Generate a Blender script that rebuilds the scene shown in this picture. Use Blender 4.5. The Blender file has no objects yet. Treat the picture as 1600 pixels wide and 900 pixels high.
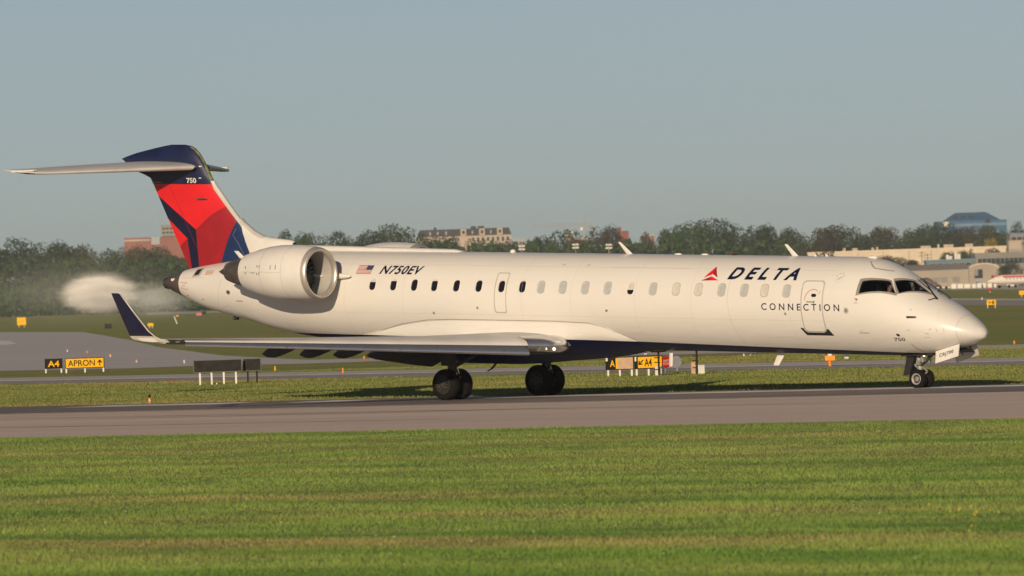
import bpy, bmesh, math, random
import numpy as np
from mathutils import Vector, Matrix, Euler
random.seed(7); rng = np.random.default_rng(7)
R = math.radians
scene = bpy.context.scene
COL = scene.collection

# ------------------------------------------------------------------ camera
CAM_H = 3.027; FPX = 12500.0; ROLL = 0.033552; YH = 4.966
cam_d = bpy.data.cameras.new('camera'); cam = bpy.data.objects.new('camera', cam_d); COL.objects.link(cam)
cam_d.sensor_width = 36.0; cam_d.lens = FPX * 36.0 / 1600.0
cam_d.clip_start = 1.0; cam_d.clip_end = 60000.0
cam.matrix_world = Matrix.Translation((0, 0, CAM_H)) @ Matrix.Rotation(R(90) + YH / FPX, 4, 'X') @ Matrix.Rotation(-ROLL, 4, 'Z')
scene.camera = cam
cam_d.dof.use_dof = True; cam_d.dof.focus_distance = 226.0; cam_d.dof.aperture_fstop = 5.6
# ------------------------------------------------------------------ sky, sun, exposure
SUN_EL = R(16.5); SUN_AZ = R(195.0)      # azimuth clockwise from +Y (the view direction)
world = bpy.data.worlds.new('World'); scene.world = world; world.use_nodes = True
wn = world.node_tree.nodes; wl = world.node_tree.links
sky = wn.new('ShaderNodeTexSky'); sky.sky_type = 'NISHITA'; sky.sun_disc = False
sky.sun_elevation = SUN_EL; sky.sun_rotation = SUN_AZ
sky.air_density = 0.5; sky.dust_density = 0.34; sky.ozone_density = 0.9; sky.altitude = 0
hz = wn.new('ShaderNodeHueSaturation'); hz.inputs['Saturation'].default_value = 0.8      # hazy evening air
wl.new(sky.outputs['Color'], hz.inputs['Color']); wl.new(hz.outputs['Color'], wn['Background'].inputs['Color'])
wn['Background'].inputs['Strength'].default_value = 0.051
sun_d = bpy.data.lights.new('sun', 'SUN'); sun = bpy.data.objects.new('sun', sun_d); COL.objects.link(sun)
sun_d.energy = 4.0; sun_d.angle = R(0.5); sun_d.color = (1.0, 0.79, 0.545)
sv = Vector((math.sin(SUN_AZ) * math.cos(SUN_EL), math.cos(SUN_AZ) * math.cos(SUN_EL), math.sin(SUN_EL)))
sun.rotation_euler = sv.to_track_quat('Z', 'Y').to_euler(); sun.location = (-40, -60, 60)
vs = scene.view_settings
vs.view_transform = 'Standard'; vs.look = 'None'; vs.gamma = 1.0; vs.use_curve_mapping = False
vs.exposure = 0.0
scene.render.engine = 'CYCLES'

# ------------------------------------------------------------------ placement helpers
CR, SR = math.cos(ROLL), math.sin(ROLL)
def ray(px, py):
    a, b = px - 800.0, py - 450.0
    return ((a * CR - b * SR) / FPX, -((a * SR + b * CR) - YH) / FPX)
def at(px, py, Y):                      # point at distance Y
    x, z = ray(px, py); return Vector((x * Y, Y, CAM_H + z * Y))
def ground(px, py, z=0.0):              # point on the ground
    x, dz = ray(px, py); Y = (z - CAM_H) / dz; return Vector((x * Y, Y, z))
TH = 0.692935; TC, TS = math.cos(TH), math.sin(TH)
ORG = Vector((11.1059, 218.4883, 0))
def lane(n, t, z=0.0):                  # n metres across the runway, t metres along it from the nose wheel
    return (ORG.x + n * TS + t * TC, ORG.y + n * TC - t * TS, z)

# ------------------------------------------------------------------ mesh helpers
def put(o, parent=None):
    COL.objects.link(o)
    if parent is not None: o.parent = parent
    return o
def mesh_obj(name, V, F, mats, parent=None, smooth=False, mi=None, angle=None):
    me = bpy.data.meshes.new(name); me.from_pydata([tuple(v) for v in V], [], F)
    for m in (mats if isinstance(mats, (list, tuple)) else [mats]): me.materials.append(m)
    if mi is not None: me.polygons.foreach_set('material_index', mi)
    if smooth:
        me.polygons.foreach_set('use_smooth', [True] * len(me.polygons))
        if angle: me.set_sharp_from_angle(angle=R(angle))
    me.update()
    return put(bpy.data.objects.new(name, me), parent)
def empty(name, loc=(0, 0, 0), rz=0.0):
    o = bpy.data.objects.new(name, None); o.location = loc; o.rotation_euler = (0, 0, rz); o.empty_display_size = 0.3
    return put(o)
def tag(o, label, cat, group=None, kind=None):
    if label: o['label'] = label
    if cat: o['category'] = cat
    if group: o['group'] = group
    if kind: o['kind'] = kind
    return o
def structure(o): o['kind'] = 'structure'; return o
class MB:                                # collects shapes, then becomes ONE mesh
    def __init__(s): s.V = []; s.F = []; s.M = []
    def add(s, V, F, m=0):
        b = len(s.V); s.V += [tuple(v) for v in V]; s.F += [tuple(i + b for i in f) for f in F]; s.M += [m] * len(F); return s
    def box(s, c, d, m=0, rot=None, taper=1.0):
        x, y, z = d[0] / 2, d[1] / 2, d[2] / 2
        P = [Vector((sx * x * (taper if sz > 0 else 1), sy * y * (taper if sz > 0 else 1), sz * z)) for sz in (-1, 1) for sx, sy in ((-1, -1), (1, -1), (1, 1), (-1, 1))]
        if rot is not None: P = [rot @ p for p in P]
        P = [p + Vector(c) for p in P]
        return s.add(P, [(3, 2, 1, 0), (4, 5, 6, 7), (0, 1, 5, 4), (1, 2, 6, 5), (2, 3, 7, 6), (3, 0, 4, 7)], m)
    def span(s, a, b, m=0): return s.box([(a[i] + b[i]) / 2 for i in range(3)], [abs(b[i] - a[i]) for i in range(3)], m)
    def tube(s, a, b, r0, r1=None, n=10, m=0):
        a, b = Vector(a), Vector(b); r1 = r0 if r1 is None else r1
        d = (b - a).normalized(); e = d.orthogonal().normalized(); f = d.cross(e)
        V = [a + (e * math.cos(2 * math.pi * i / n) + f * math.sin(2 * math.pi * i / n)) * r0 for i in range(n)] + \
            [b + (e * math.cos(2 * math.pi * i / n) + f * math.sin(2 * math.pi * i / n)) * r1 for i in range(n)]
        F = [(i, (i + 1) % n, n + (i + 1) % n, n + i) for i in range(n)] + [tuple(range(n - 1, -1, -1)), tuple(range(n, 2 * n))]
        return s.add(V, F, m)
    def loft(s, secs, m=0, cap=True, closed=True):
        n = len(secs[0]); V = [p for q in secs for p in q]; F = []
        for i in range(len(secs) - 1):
            for j in range(n if closed else n - 1):
                k = (j + 1) % n; F.append((i * n + j, i * n + k, (i + 1) * n + k, (i + 1) * n + j))
        if cap and closed: F += [tuple(range(n - 1, -1, -1)), tuple((len(secs) - 1) * n + j for j in range(n))]
        return s.add(V, F, m)
    def prism(s, poly, ext, m=0):        # 3-D polygon pushed along a vector
        n = len(poly); P = [Vector(p) for p in poly]; e = Vector(ext)
        return s.loft([P, [p + e for p in P]], m)
    def build(s, name, mats, parent=None, smooth=False, angle=None):
        o = mesh_obj(name, s.V, s.F, mats, parent, False, s.M)
        bm = bmesh.new(); bm.from_mesh(o.data); bmesh.ops.recalc_face_normals(bm, faces=bm.faces); bm.to_mesh(o.data); bm.free()
        if smooth:
            o.data.polygons.foreach_set('use_smooth', [True] * len(o.data.polygons))
            if angle: o.data.set_sharp_from_angle(angle=R(angle))
        return o

# ------------------------------------------------------------------ materials
class NT:
    def __init__(s, name):
        s.m = bpy.data.materials.new(name); s.m.use_nodes = True; s.t = s.m.node_tree; s.b = s.t.nodes['Principled BSDF']
    def n(s, typ, **kw):
        o = s.t.nodes.new('ShaderNode' + typ)
        for k, v in kw.items():
            if k in o.inputs: o.inputs[k].default_value = v
            else: setattr(o, k, v)
        return o
    def l(s, a, b): s.t.links.new(a, b)
    def math(s, op, a, b=None, clamp=False):
        o = s.t.nodes.new('ShaderNodeMath'); o.operation = op; o.use_clamp = clamp
        for i, x in enumerate((a, b)):
            if x is None: continue
            if isinstance(x, (int, float)): o.inputs[i].default_value = x
            else: s.l(x, o.inputs[i])
        return o.outputs[0]
    def mix(s, f, a, b, blend='MIX'):
        o = s.t.nodes.new('ShaderNodeMix'); o.data_type = 'RGBA'; o.blend_type = blend
        for sock, x in ((o.inputs['Factor'], f), (o.inputs[6], a), (o.inputs[7], b)):
            if isinstance(x, (int, float)): sock.default_value = x
            elif isinstance(x, (tuple, list)): sock.default_value = (*x[:3], 1)
            else: s.l(x, sock)
        return o.outputs[2]
    def noise(s, vec=None, scale=5.0, detail=4.0, rough=0.55, lo=0.35, hi=0.65):
        o = s.n('TexNoise'); o.inputs['Scale'].default_value = scale; o.inputs['Detail'].default_value = detail; o.inputs['Roughness'].default_value = rough
        if vec is not None: s.l(vec, o.inputs['Vector'])
        r = s.n('MapRange'); r.inputs[1].default_value = lo; r.inputs[2].default_value = hi; s.l(o.outputs['Fac'], r.inputs[0])
        return r.outputs[0]
    def coords(s, kind='Object', rot=0.0, scale=(1, 1, 1), loc=(0, 0, 0)):
        c = s.n('TexCoord'); mp = s.n('Mapping'); mp.inputs['Rotation'].default_value = (0, 0, rot); mp.inputs['Scale'].default_value = scale; mp.inputs['Location'].default_value = loc
        s.l(c.outputs[kind], mp.inputs['Vector']); return mp.outputs[0]
def simple(name, col, rough=0.6, metal=0.0, var=0.12, scale=3.0, coat=0.0, bump=0.0, emit=None, spec=0.5):
    k = NT(name); v = k.coords('Object')
    d = tuple(c * (1 - var) for c in col); h = tuple(min(1, c * (1 + var * 0.5)) for c in col)
    k.l(k.mix(k.noise(v, scale, 5), d, h), k.b.inputs['Base Color'])
    k.b.inputs['Specular IOR Level'].default_value = spec; k.b.inputs['Roughness'].default_value = rough; k.b.inputs['Metallic'].default_value = metal; k.b.inputs['Coat Weight'].default_value = coat; k.b.inputs['Coat Roughness'].default_value = 0.12
    if bump:
        bp = k.n('Bump'); bp.inputs['Strength'].default_value = bump; k.l(k.noise(v, scale * 6, 4), bp.inputs['Height']); k.l(bp.outputs[0], k.b.inputs['Normal'])
    if emit: k.b.inputs['Emission Color'].default_value = (*emit[:3], 1); k.b.inputs['Emission Strength'].default_value = emit[3]
    return k.m
K_PITCH = 0.0385; Z_AX = 2.233
WHITE = (0.72, 0.705, 0.675); NAVY = (0.006, 0.009, 0.040)
def livery_mat():                       # white over navy belly with a cheat line, object space of the airliner
    k = NT('airliner_white_and_navy_paint'); c = k.n('TexCoord'); sp = k.n('SeparateXYZ'); k.l(c.outputs['Object'], sp.inputs[0])
    u = k.math('MULTIPLY', sp.outputs[0], -1.0)
    w = k.math('SUBTRACT', k.math('SUBTRACT', sp.outputs[2], Z_AX), k.math('MULTIPLY', u, K_PITCH))
    line = k.math('MINIMUM', k.math('ADD', k.math('MULTIPLY', u, 0.0175), -1.25), -1.06)
    navy = k.math('LESS_THAN', w, line)
    mp = k.n('Mapping'); mp.inputs['Scale'].default_value = (0.25, 1, 1.2); k.l(c.outputs['Object'], mp.inputs[0])
    dirt = k.noise(mp.outputs[0], 2.2, 6, 0.6, 0.4, 0.75)
    low = k.n('MapRange'); low.inputs[1].default_value = -0.2; low.inputs[2].default_value = -1.25; k.l(w, low.inputs[0])
    streak = k.n('Mapping'); streak.inputs['Scale'].default_value = (0.5, 6, 6); k.l(c.outputs['Object'], streak.inputs[0])
    st = k.noise(streak.outputs[0], 1.6, 4, 0.6, 0.5, 0.8)
    amt = k.math('MULTIPLY', st, k.math('MULTIPLY', low.outputs[0], 0.38))
    col = k.mix(k.math('MULTIPLY', dirt, 0.20), WHITE, (0.60, 0.56, 0.50))
    col = k.mix(amt, col, (0.42, 0.37, 0.31))
    col = k.mix(navy, col, NAVY)
    k.l(col, k.b.inputs['Base Color'])
    k.b.inputs['Roughness'].default_value = 0.34; k.l(k.math('SUBTRACT', 0.35, k.math('MULTIPLY', navy, 0.33)), k.b.inputs['Coat Weight']); k.l(k.math('SUBTRACT', 0.5, k.math('MULTIPLY', navy, 0.44)), k.b.inputs['Specular IOR Level']); k.l(k.math('ADD', 0.34, k.math('MULTIPLY', navy, 0.12)), k.b.inputs['Roughness']); k.b.inputs['Coat Roughness'].default_value = 0.10
    bp = k.n('Bump'); bp.inputs['Strength'].default_value = 0.035; bp.inputs['Distance'].default_value = 0.02
    k.l(k.noise(c.outputs['Object'], 1.6, 2, 0.5, 0.3, 0.7), bp.inputs['Height']); k.l(bp.outputs[0], k.b.inputs['Normal']); k.l(bp.outputs[0], k.b.inputs['Coat Normal'])
    return k.m
def glass_mat(name, tint, gl=0.25):
    k = NT(name); k.t.nodes.remove(k.b)
    tr = k.n('BsdfTransparent'); tr.inputs[0].default_value = (*tint, 1)
    g = k.n('BsdfGlossy'); g.inputs['Roughness'].default_value = 0.03; g.inputs['Color'].default_value = (gl * 3, gl * 3, gl * 3, 1)
    fr = k.n('Fresnel'); fr.inputs[0].default_value = 1.5; mx = k.n('MixShader')
    k.l(fr.outputs[0], mx.inputs[0]); k.l(tr.outputs[0], mx.inputs[1]); k.l(g.outputs[0], mx.inputs[2]); k.l(mx.outputs[0], k.t.nodes['Material Output'].inputs[0])
    return k.m
M = {}
M['paint'] = livery_mat()
M['white'] = simple('white_gloss_paint', WHITE, 0.35, 0, 0.06, 1.5, 0.3)
M['navy'] = simple('navy_paint', NAVY, 0.3, 0, 0.15, 2, 0.3)
M['navytop'] = simple('navy_fin_cap_paint', (0.010, 0.016, 0.062), 0.4, 0, 0.2, 2, 0.2)
M['navyr'] = simple('blue_fin_paint', (0.010, 0.028, 0.105), 0.36, 0, 0.15, 2, 0.3)
M['red'] = simple('bright_red_paint', (0.72, 0.016, 0.022), 0.4, 0, 0.08, 2, 0.2)
M['dkred'] = simple('deep_red_paint', (0.33, 0.012, 0.02), 0.4, 0, 0.1, 2, 0.2)
M['alu'] = simple('bare_aluminium', (0.66, 0.66, 0.68), 0.24, 0.92, 0.10, 1.2)
M['lightalu'] = simple('weathered_bare_metal', (0.60, 0.585, 0.565), 0.42, 0.25, 0.12, 1.5)
M['lip'] = simple('polished_inlet_lip', (0.60, 0.56, 0.51), 0.38, 0.6, 0.12, 2)
M['wingtop'] = simple('light_grey_wing_paint', (0.62, 0.60, 0.59), 0.45, 0.1, 0.10, 1.0)
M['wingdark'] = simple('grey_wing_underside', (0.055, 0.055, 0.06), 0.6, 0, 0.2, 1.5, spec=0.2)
M['grey'] = simple('grey_trim', (0.27, 0.25, 0.23), 0.6)
M['outline'] = simple('door_outline_grey', (0.47, 0.45, 0.41), 0.5)
M['seam'] = simple('panel_seam', (0.34, 0.30, 0.25), 0.7)
M['dark'] = simple('dark_trim', (0.02, 0.02, 0.02), 0.5)
M['inter'] = simple('dark_cockpit_lining', (0.018, 0.02, 0.022), 0.8)
M['rubber'] = simple('black_tyre_rubber', (0.011, 0.010, 0.010), 0.95, 0, 0.3, 12, spec=0.12)
M['rim'] = simple('wheel_rim_metal', (0.45, 0.43, 0.40), 0.45, 0.5, 0.2, 10)
M['rimdark'] = simple('shaded_wheel_rim', (0.035, 0.030, 0.028), 0.7, 0.1, 0.4, 10, spec=0.2)  # shade under the wing put into the main wheel rim colour
M['strut'] = simple('gear_strut_grey', (0.30, 0.30, 0.29), 0.5, 0.3, 0.3, 8)
M['strutdark'] = simple('dark_gear_metal', (0.06, 0.058, 0.055), 0.6, 0.3, 0.4, 8)  # darker tone of the gear metal
M['chrome'] = simple('oleo_chrome', (0.75, 0.75, 0.74), 0.15, 1.0, 0.05, 5)
M['core'] = simple('scorched_core_cowl', (0.13, 0.115, 0.11), 0.5, 0.4, 0.35, 4)
M['plug'] = simple('exhaust_plug', (0.16, 0.11, 0.085), 0.5, 0.7, 0.3, 4)
M['cone'] = simple('tail_cone_grey', (0.115, 0.095, 0.085), 0.45, 0.3, 0.25, 2)
M['fan'] = simple('fan_dark', (0.02, 0.02, 0.022), 0.5, 0.4, 0.3, 6)
M['liner'] = simple('inlet_liner', (0.46, 0.45, 0.43), 0.5, 0.1, 0.08, 3)
M['pane'] = simple('dark_cabin_pane', (0.012, 0.012, 0.018), 0.12, 0, 0.3, 6)
M['shadeg'] = simple('grey_window_shade', (0.44, 0.46, 0.47), 0.35, 0, 0.08, 9, 0.3)
M['shadeb'] = simple('beige_window_shade', (0.58, 0.55, 0.50), 0.45, 0, 0.08, 9, 0.2)
M['cglass'] = glass_mat('cockpit_glass', (0.60, 0.64, 0.64))
M['lamp'] = simple('lit_lamp', (0.9, 0.85, 0.7), 0.3, emit=(1.0, 0.8, 0.5, 6.0))
M['lens'] = simple('lamp_lens_frosted', (0.32, 0.30, 0.27), 0.15, 0.6, 0.3, 14)
M['redlamp'] = simple('red_beacon', (0.06, 0.006, 0.006), 0.25)
M['flagred'] = simple('flag_red', (0.42, 0.05, 0.05), 0.5)
M['flagblue'] = simple('flag_blue', (0.06, 0.06, 0.12), 0.5)
M['flagwhite'] = simple('flag_white', (0.72, 0.70, 0.67), 0.5)
M['stencil'] = simple('red_stencil', (0.55, 0.20, 0.16), 0.6)
M['skin'] = simple('skin', (0.42, 0.24, 0.17), 0.6)
M['shirt'] = simple('white_shirt', (0.75, 0.76, 0.78), 0.8)
M['hair'] = simple('dark_hair', (0.02, 0.015, 0.012), 0.7)
M['erode'] = simple('worn_green_primer_edge', (0.16, 0.19, 0.08), 0.7, 0, 0.5, 8)

# ------------------------------------------------------------------ text as flat lettering
def glyphs(txt, shear=0.0, space=1.0, offset=0.0):
    cu = bpy.data.curves.new('lettering', 'FONT'); cu.body = txt; cu.size = 1.0; cu.shear = shear; cu.space_character = space; cu.offset = offset; cu.resolution_u = 4
    o = bpy.data.objects.new('lettering', cu); COL.objects.link(o)
    bpy.context.view_layer.update()
    me = bpy.data.meshes.new_from_object(o.evaluated_get(bpy.context.evaluated_depsgraph_get()))
    V = [(v.co.x, v.co.y) for v in me.vertices]; F = [tuple(p.vertices) for p in me.polygons]
    bpy.data.objects.remove(o); bpy.data.curves.remove(cu); bpy.data.meshes.remove(me)
    x0 = min(v[0] for v in V); x1 = max(v[0] for v in V); y0 = min(v[1] for v in V); y1 = max(v[1] for v in V)
    return [((x - x0) / (x1 - x0), (y - y0) / (y1 - y0)) for x, y in V], F
def sliced(V2, F, sx, sy, step):        # scale to sx*sy and cut into level strips so that it can bend
    bm = bmesh.new(); vs_ = [bm.verts.new((x * sx, y * sy, 0)) for x, y in V2]
    for f in F:
        try: bm.faces.new([vs_[i] for i in f])
        except ValueError: pass
    y = step
    while y < sy:
        bmesh.ops.bisect_plane(bm, geom=bm.verts[:] + bm.edges[:] + bm.faces[:], plane_co=(0, y, 0), plane_no=(0, 1, 0)); y += step
    bm.verts.index_update()
    P = [(v.co.x, v.co.y) for v in bm.verts]; Q = [tuple(v.index for v in f.verts) for f in bm.faces]; bm.free()
    return P, Q

# ================================================================== GROUND
def grass_mat(name, a, b, c, dry, tuft=False):
    k = NT(name); geo = k.n('NewGeometry')
    mp = k.n('Mapping'); mp.inputs['Rotation'].default_value = (0, 0, TH); k.l(geo.outputs['Position'], mp.inputs[0])      # x along the runway
    def st(sx, sy, loc=0.0):
        q = k.n('Mapping'); q.inputs['Scale'].default_value = (sx, sy, 1); q.inputs['Location'].default_value = (loc, loc, 0); k.l(mp.outputs[0], q.inputs[0]); return q.outputs[0]
    big = k.noise(st(0.025, 0.13), 1.0, 5, 0.6, 0.40, 0.60)
    mow = k.noise(st(0.085, 0.40, 3.1), 1.0, 4, 0.6, 0.42, 0.58)
    dr = k.noise(st(0.030, 0.24, 9.7), 1.0, 6, 0.65, 0.51, 0.64)
    if not tuft: big = k.math('ADD', k.math('MULTIPLY', big, 0.4), k.math('MULTIPLY', k.noise(st(0.006, 0.028, 5.3), 1.0, 4, 0.6, 0.42, 0.58), 0.6)); dr = k.math('MAXIMUM', dr, k.noise(st(0.005, 0.022, 2.7), 1.0, 5, 0.6, 0.52, 0.60))
    fine = k.noise(geo.outputs['Position'], 2.2, 6, 0.7, 0.3, 0.7)
    col = k.mix(big, a, b); col = k.mix(k.math('MULTIPLY', mow, 0.9), col, c); col = k.mix(k.math('MULTIPLY', dr, 0.74), col, dry)
    col = k.mix(k.math('MULTIPLY', fine, 0.12 if tuft else 0.35), col, tuple(x * 0.55 for x in a))
    if tuft:
        at_ = k.n('Attribute', attribute_name='rnd'); hs = k.n('HueSaturation'); k.l(col, hs.inputs['Color'])
        k.l(k.math('ADD', k.math('MULTIPLY', at_.outputs['Fac'], 0.3), 0.87), hs.inputs['Value']); k.l(k.math('ADD', k.math('MULTIPLY', at_.outputs['Fac'], 0.03), 0.485), hs.inputs['Hue'])
        col = hs.outputs[0]
        k.b.inputs['Subsurface Weight'].default_value = 0.0
    k.l(col, k.b.inputs['Base Color']); k.b.inputs['Roughness'].default_value = 0.8; k.b.inputs['Specular IOR Level'].default_value = 0.2
    if not tuft:
        bp = k.n('Bump'); bp.inputs['Strength'].default_value = 1.0; bp.inputs['Distance'].default_value = 0.3
        k.l(k.noise(geo.outputs['Position'], 3.0, 5, 0.7, 0.2, 0.8), bp.inputs['Height']); k.l(bp.outputs[0], k.b.inputs['Normal'])
    return k.m
GA, GB, GC, GD = (0.145, 0.250, 0.044), (0.084, 0.178, 0.034), (0.240, 0.315, 0.076), (0.330, 0.265, 0.110)
M['grass'] = grass_mat('mown_airfield_grass', *[tuple(1.7 * q for q in g_) for g_ in (GA, GB, GC, GD)])
M['blade'] = grass_mat('grass_blades', GA, GB, GC, GD, True)
M['blademid'] = grass_mat('olive_grass_blades', (0.165, 0.205, 0.050), (0.105, 0.155, 0.038), (0.235, 0.245, 0.075), (0.33, 0.25, 0.11), True)
M['fargrass'] = grass_mat('far_dry_grass', (0.30, 0.37, 0.085), (0.21, 0.31, 0.065), (0.37, 0.38, 0.105), (0.46, 0.37, 0.125))
def pave_mat(name, a, b, joint=0.0, dark=(0.03, 0.028, 0.026), streak=0.6):
    k = NT(name); geo = k.n('NewGeometry'); mp = k.n('Mapping'); mp.inputs['Rotation'].default_value = (0, 0, TH); k.l(geo.outputs['Position'], mp.inputs[0])
    def st(sx, sy):
        q = k.n('Mapping'); q.inputs['Scale'].default_value = (sx, sy, 1); k.l(mp.outputs[0], q.inputs[0]); return q.outputs[0]
    col = k.mix(k.noise(st(0.02, 0.25), 1.0, 5), a, b)
    col = k.mix(k.math('MULTIPLY', k.noise(st(0.006, 0.9), 1.0, 4, 0.6, 0.5, 0.75), streak), col, dark)
    col = k.mix(k.math('MULTIPLY', k.noise(geo.outputs['Position'], 9, 4), 0.2), col, tuple(x * 0.6 for x in a))
    if joint:
        sp = k.n('SeparateXYZ'); k.l(mp.outputs[0], sp.inputs[0])
        for ax in (1,):
            fr = k.math('FRACT', k.math('MULTIPLY', sp.outputs[ax], 1 / joint)); ln = k.math('LESS_THAN', fr, 0.05 / joint * 2.0)
            col = k.mix(k.math('MULTIPLY', ln, 0.6), col, dark)
    k.l(col, k.b.inputs['Base Color']); k.b.inputs['Roughness'].default_value = 0.75
    bp = k.n('Bump'); bp.inputs['Strength'].default_value = 0.25; bp.inputs['Distance'].default_value = 0.02; k.l(k.noise(geo.outputs['Position'], 25, 3), bp.inputs['Height']); k.l(bp.outputs[0], k.b.inputs['Normal'])
    return k.m
M['concrete'] = pave_mat('runway_concrete', (0.72, 0.585, 0.495), (0.64, 0.52, 0.445), 6.0, (0.40, 0.33, 0.29), 0.45)
M['asphalt'] = pave_mat('runway_asphalt_band', (0.21, 0.175, 0.165), (0.16, 0.135, 0.13), 0, (0.08, 0.07, 0.066), 0.6)
M['taxi'] = pave_mat('taxiway_asphalt', (0.58, 0.53, 0.485), (0.50, 0.46, 0.425), 0, (0.32, 0.295, 0.28), 0.4)
M['taxidark'] = pave_mat('taxiway_dark_half', (0.38, 0.345, 0.32), (0.32, 0.29, 0.27), 0, (0.2, 0.18, 0.175), 0.4)
M['apron'] = pave_mat('apron_asphalt', (0.58, 0.545, 0.545), (0.50, 0.47, 0.475), 0, (0.33, 0.315, 0.325), 0.4)
M['skid'] = simple('rubber_on_concrete', (0.47, 0.38, 0.33), 0.8, 0, 0.25, 0.4)
M['mark'] = simple('worn_white_marking', (0.80, 0.77, 0.72), 0.7, 0, 0.3, 0.6)

def sheet(name, pts, z, mat):
    return structure(mesh_obj(name, [(p[0], p[1], z) for p in pts], [tuple(range(len(pts)))], mat))
sheet('ground', [(-3000, -200), (3000, -200), (3000, 8000), (-3000, 8000)], 0.0, M['fargrass'])
def strip_n(name, n0, n1, t0, t1, z, mat, rag=0.0, seg=1):
    V = []; F = []
    for i in range(seg + 1):
        t = t0 + (t1 - t0) * i / seg
        V += [lane(n0 + random.uniform(-rag, rag), t, z), lane(n1 + random.uniform(-rag, rag), t, z)]
    for i in range(seg): F.append((2 * i, 2 * i + 2, 2 * i + 3, 2 * i + 1))
    return structure(mesh_obj(name, V, F, mat))
strip_n('near_lawn', -175, -39.2, -330, 200, 0.004, M['grass'])
strip_n('runway', -39.5, -8.6, -420, 300, 0.008, M['concrete'], 0.05, 500)
strip_n('runway_shoulder', -8.6, 3.0, -420, 300, 0.0085, M['asphalt'], 0.08, 400)
strip_n('middle_lawn', 3.0, 130, -160, 120, 0.004, M['fargrass'], 0.1, 300)
mk = MB()
for i, (t0, t1) in enumerate(((-31.5, -25.3), (-22.5, -20.4), (-17.8, 0.0), (0.02, 90))):
    V = []; n = max(2, int((t1 - t0) / 0.4))
    for j in range(n + 1):
        t = t0 + (t1 - t0) * j / n; V += [lane(-0.8 + random.uniform(-.06, .06), t, 0.0125), lane(1.5 + random.uniform(-.08, .08), t, 0.0125)]
    mk.add(V, [(2 * j, 2 * j + 2, 2 * j + 3, 2 * j + 1) for j in range(n)])
structure(mk.build('runway_edge_marking', M['mark']))
for n0, n1, wd, t0, t1 in ((-11, -9.2, .6, -60, 6), (-16, -18.5, .6, -26, 12), (-14.2, -13.4, .4, -70, -18), (-26.5, -28.6, .7, -30, 8), (-19.2, -17.9, .4, -14, 2)):
    V = []; q = 24
    for j in range(q + 1):
        f = j / q; n_ = n0 + (n1 - n0) * f + .15 * math.sin(f * 9 + n0); h_ = wd * math.sin(math.pi * min(1, .02 + f)) ** .5 / 2 + .02; V += [lane(n_ - h_, t0 + (t1 - t0) * f, 0.0125), lane(n_ + h_, t0 + (t1 - t0) * f, 0.0125)]
    structure(mesh_obj('skid_mark', V, [(2 * j, 2 * j + 2, 2 * j + 3, 2 * j + 1) for j in range(q)], M['skid']))
# second taxiway beyond the lawn
ta, tb, tc, td = Vector((-22.3, 346.8, 0)), Vector((18.4, 289.3, 0)), Vector((-20.4, 317.7, 0)), Vector((17.0, 266.8, 0))
def ext(p, q, f): return p + (q - p) * f
def tax(f): return ext(ta, tb, f), ext(tc, td, f)
lo_, hi_ = tax(-3.0), tax(1.35)
def lerp(p, q, f): return p + (q - p) * f
sheet('taxiway', [lo_[1], hi_[1], hi_[0], lo_[0]], 0.012, M['taxidark'])
sheet('taxiway_light_half', [lerp(lo_[1], lo_[0], .42), lerp(hi_[1], hi_[0], .42), lerp(hi_[1], hi_[0], .98), lerp(lo_[1], lo_[0], .98)], 0.016, M['taxi'])
sheet('taxiway_edge_line', [lerp(lo_[1], lo_[0], .44), lerp(hi_[1], hi_[0], .44), lerp(hi_[1], hi_[0], .54), lerp(lo_[1], lo_[0], .54)], 0.020, M['mark'])
# apron and its connecting strip
ap = [ground(x, y) for x, y in ((-260, 583), (0, 580), (200, 576), (310, 572), (480, 568.5), (600, 564.5), (900, 558), (1250, 549.5), (1560, 545.3), (1800, 541),
      (1800, 534.5), (1560, 539.3), (1250, 545), (900, 553), (600, 560), (480, 562.5), (350, 556), (250, 543), (200, 531), (160, 524), (130, 519), (0, 519), (-260, 524))]
sheet('apron', ap, 0.012, M['apron'])
sheet('apron_bare_patch', [ground(x, y) for x, y in ((-60, 531), (15, 533), (27, 537), (10, 539), (-60, 538))], 0.016, M['mark'])
rd = [ground(x, y) for x, y in ((1380, 473), (1480, 476.5), (1600, 478), (1800, 475), (1800, 464), (1600, 468), (1480, 466.5), (1380, 466.2))]
sheet('service_road', rd, 0.012, M['taxidark'])
sheet('service_road_edge_line', [ground(x, y) for x, y in ((1380, 467.6), (1480, 468.2), (1600, 468.8), (1800, 465), (1800, 464.2), (1600, 467.4), (1480, 466.8), (1380, 466.4))], 0.016, M['mark'])
sheet('far_ramp', [ground(x, y) for x, y in ((1350, 452.8), (1480, 453), (1600, 452), (1900, 444), (1900, 438), (1600, 446.5), (1480, 448.5), (1350, 449.5))], 0.012, M['taxi'])
sheet('perimeter_road', [ground(x, y) for x, y in ((230, 491.5), (300, 490), (420, 485.5), (420, 483.6), (300, 487), (230, 489))], 0.012, M['taxi'])

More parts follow.
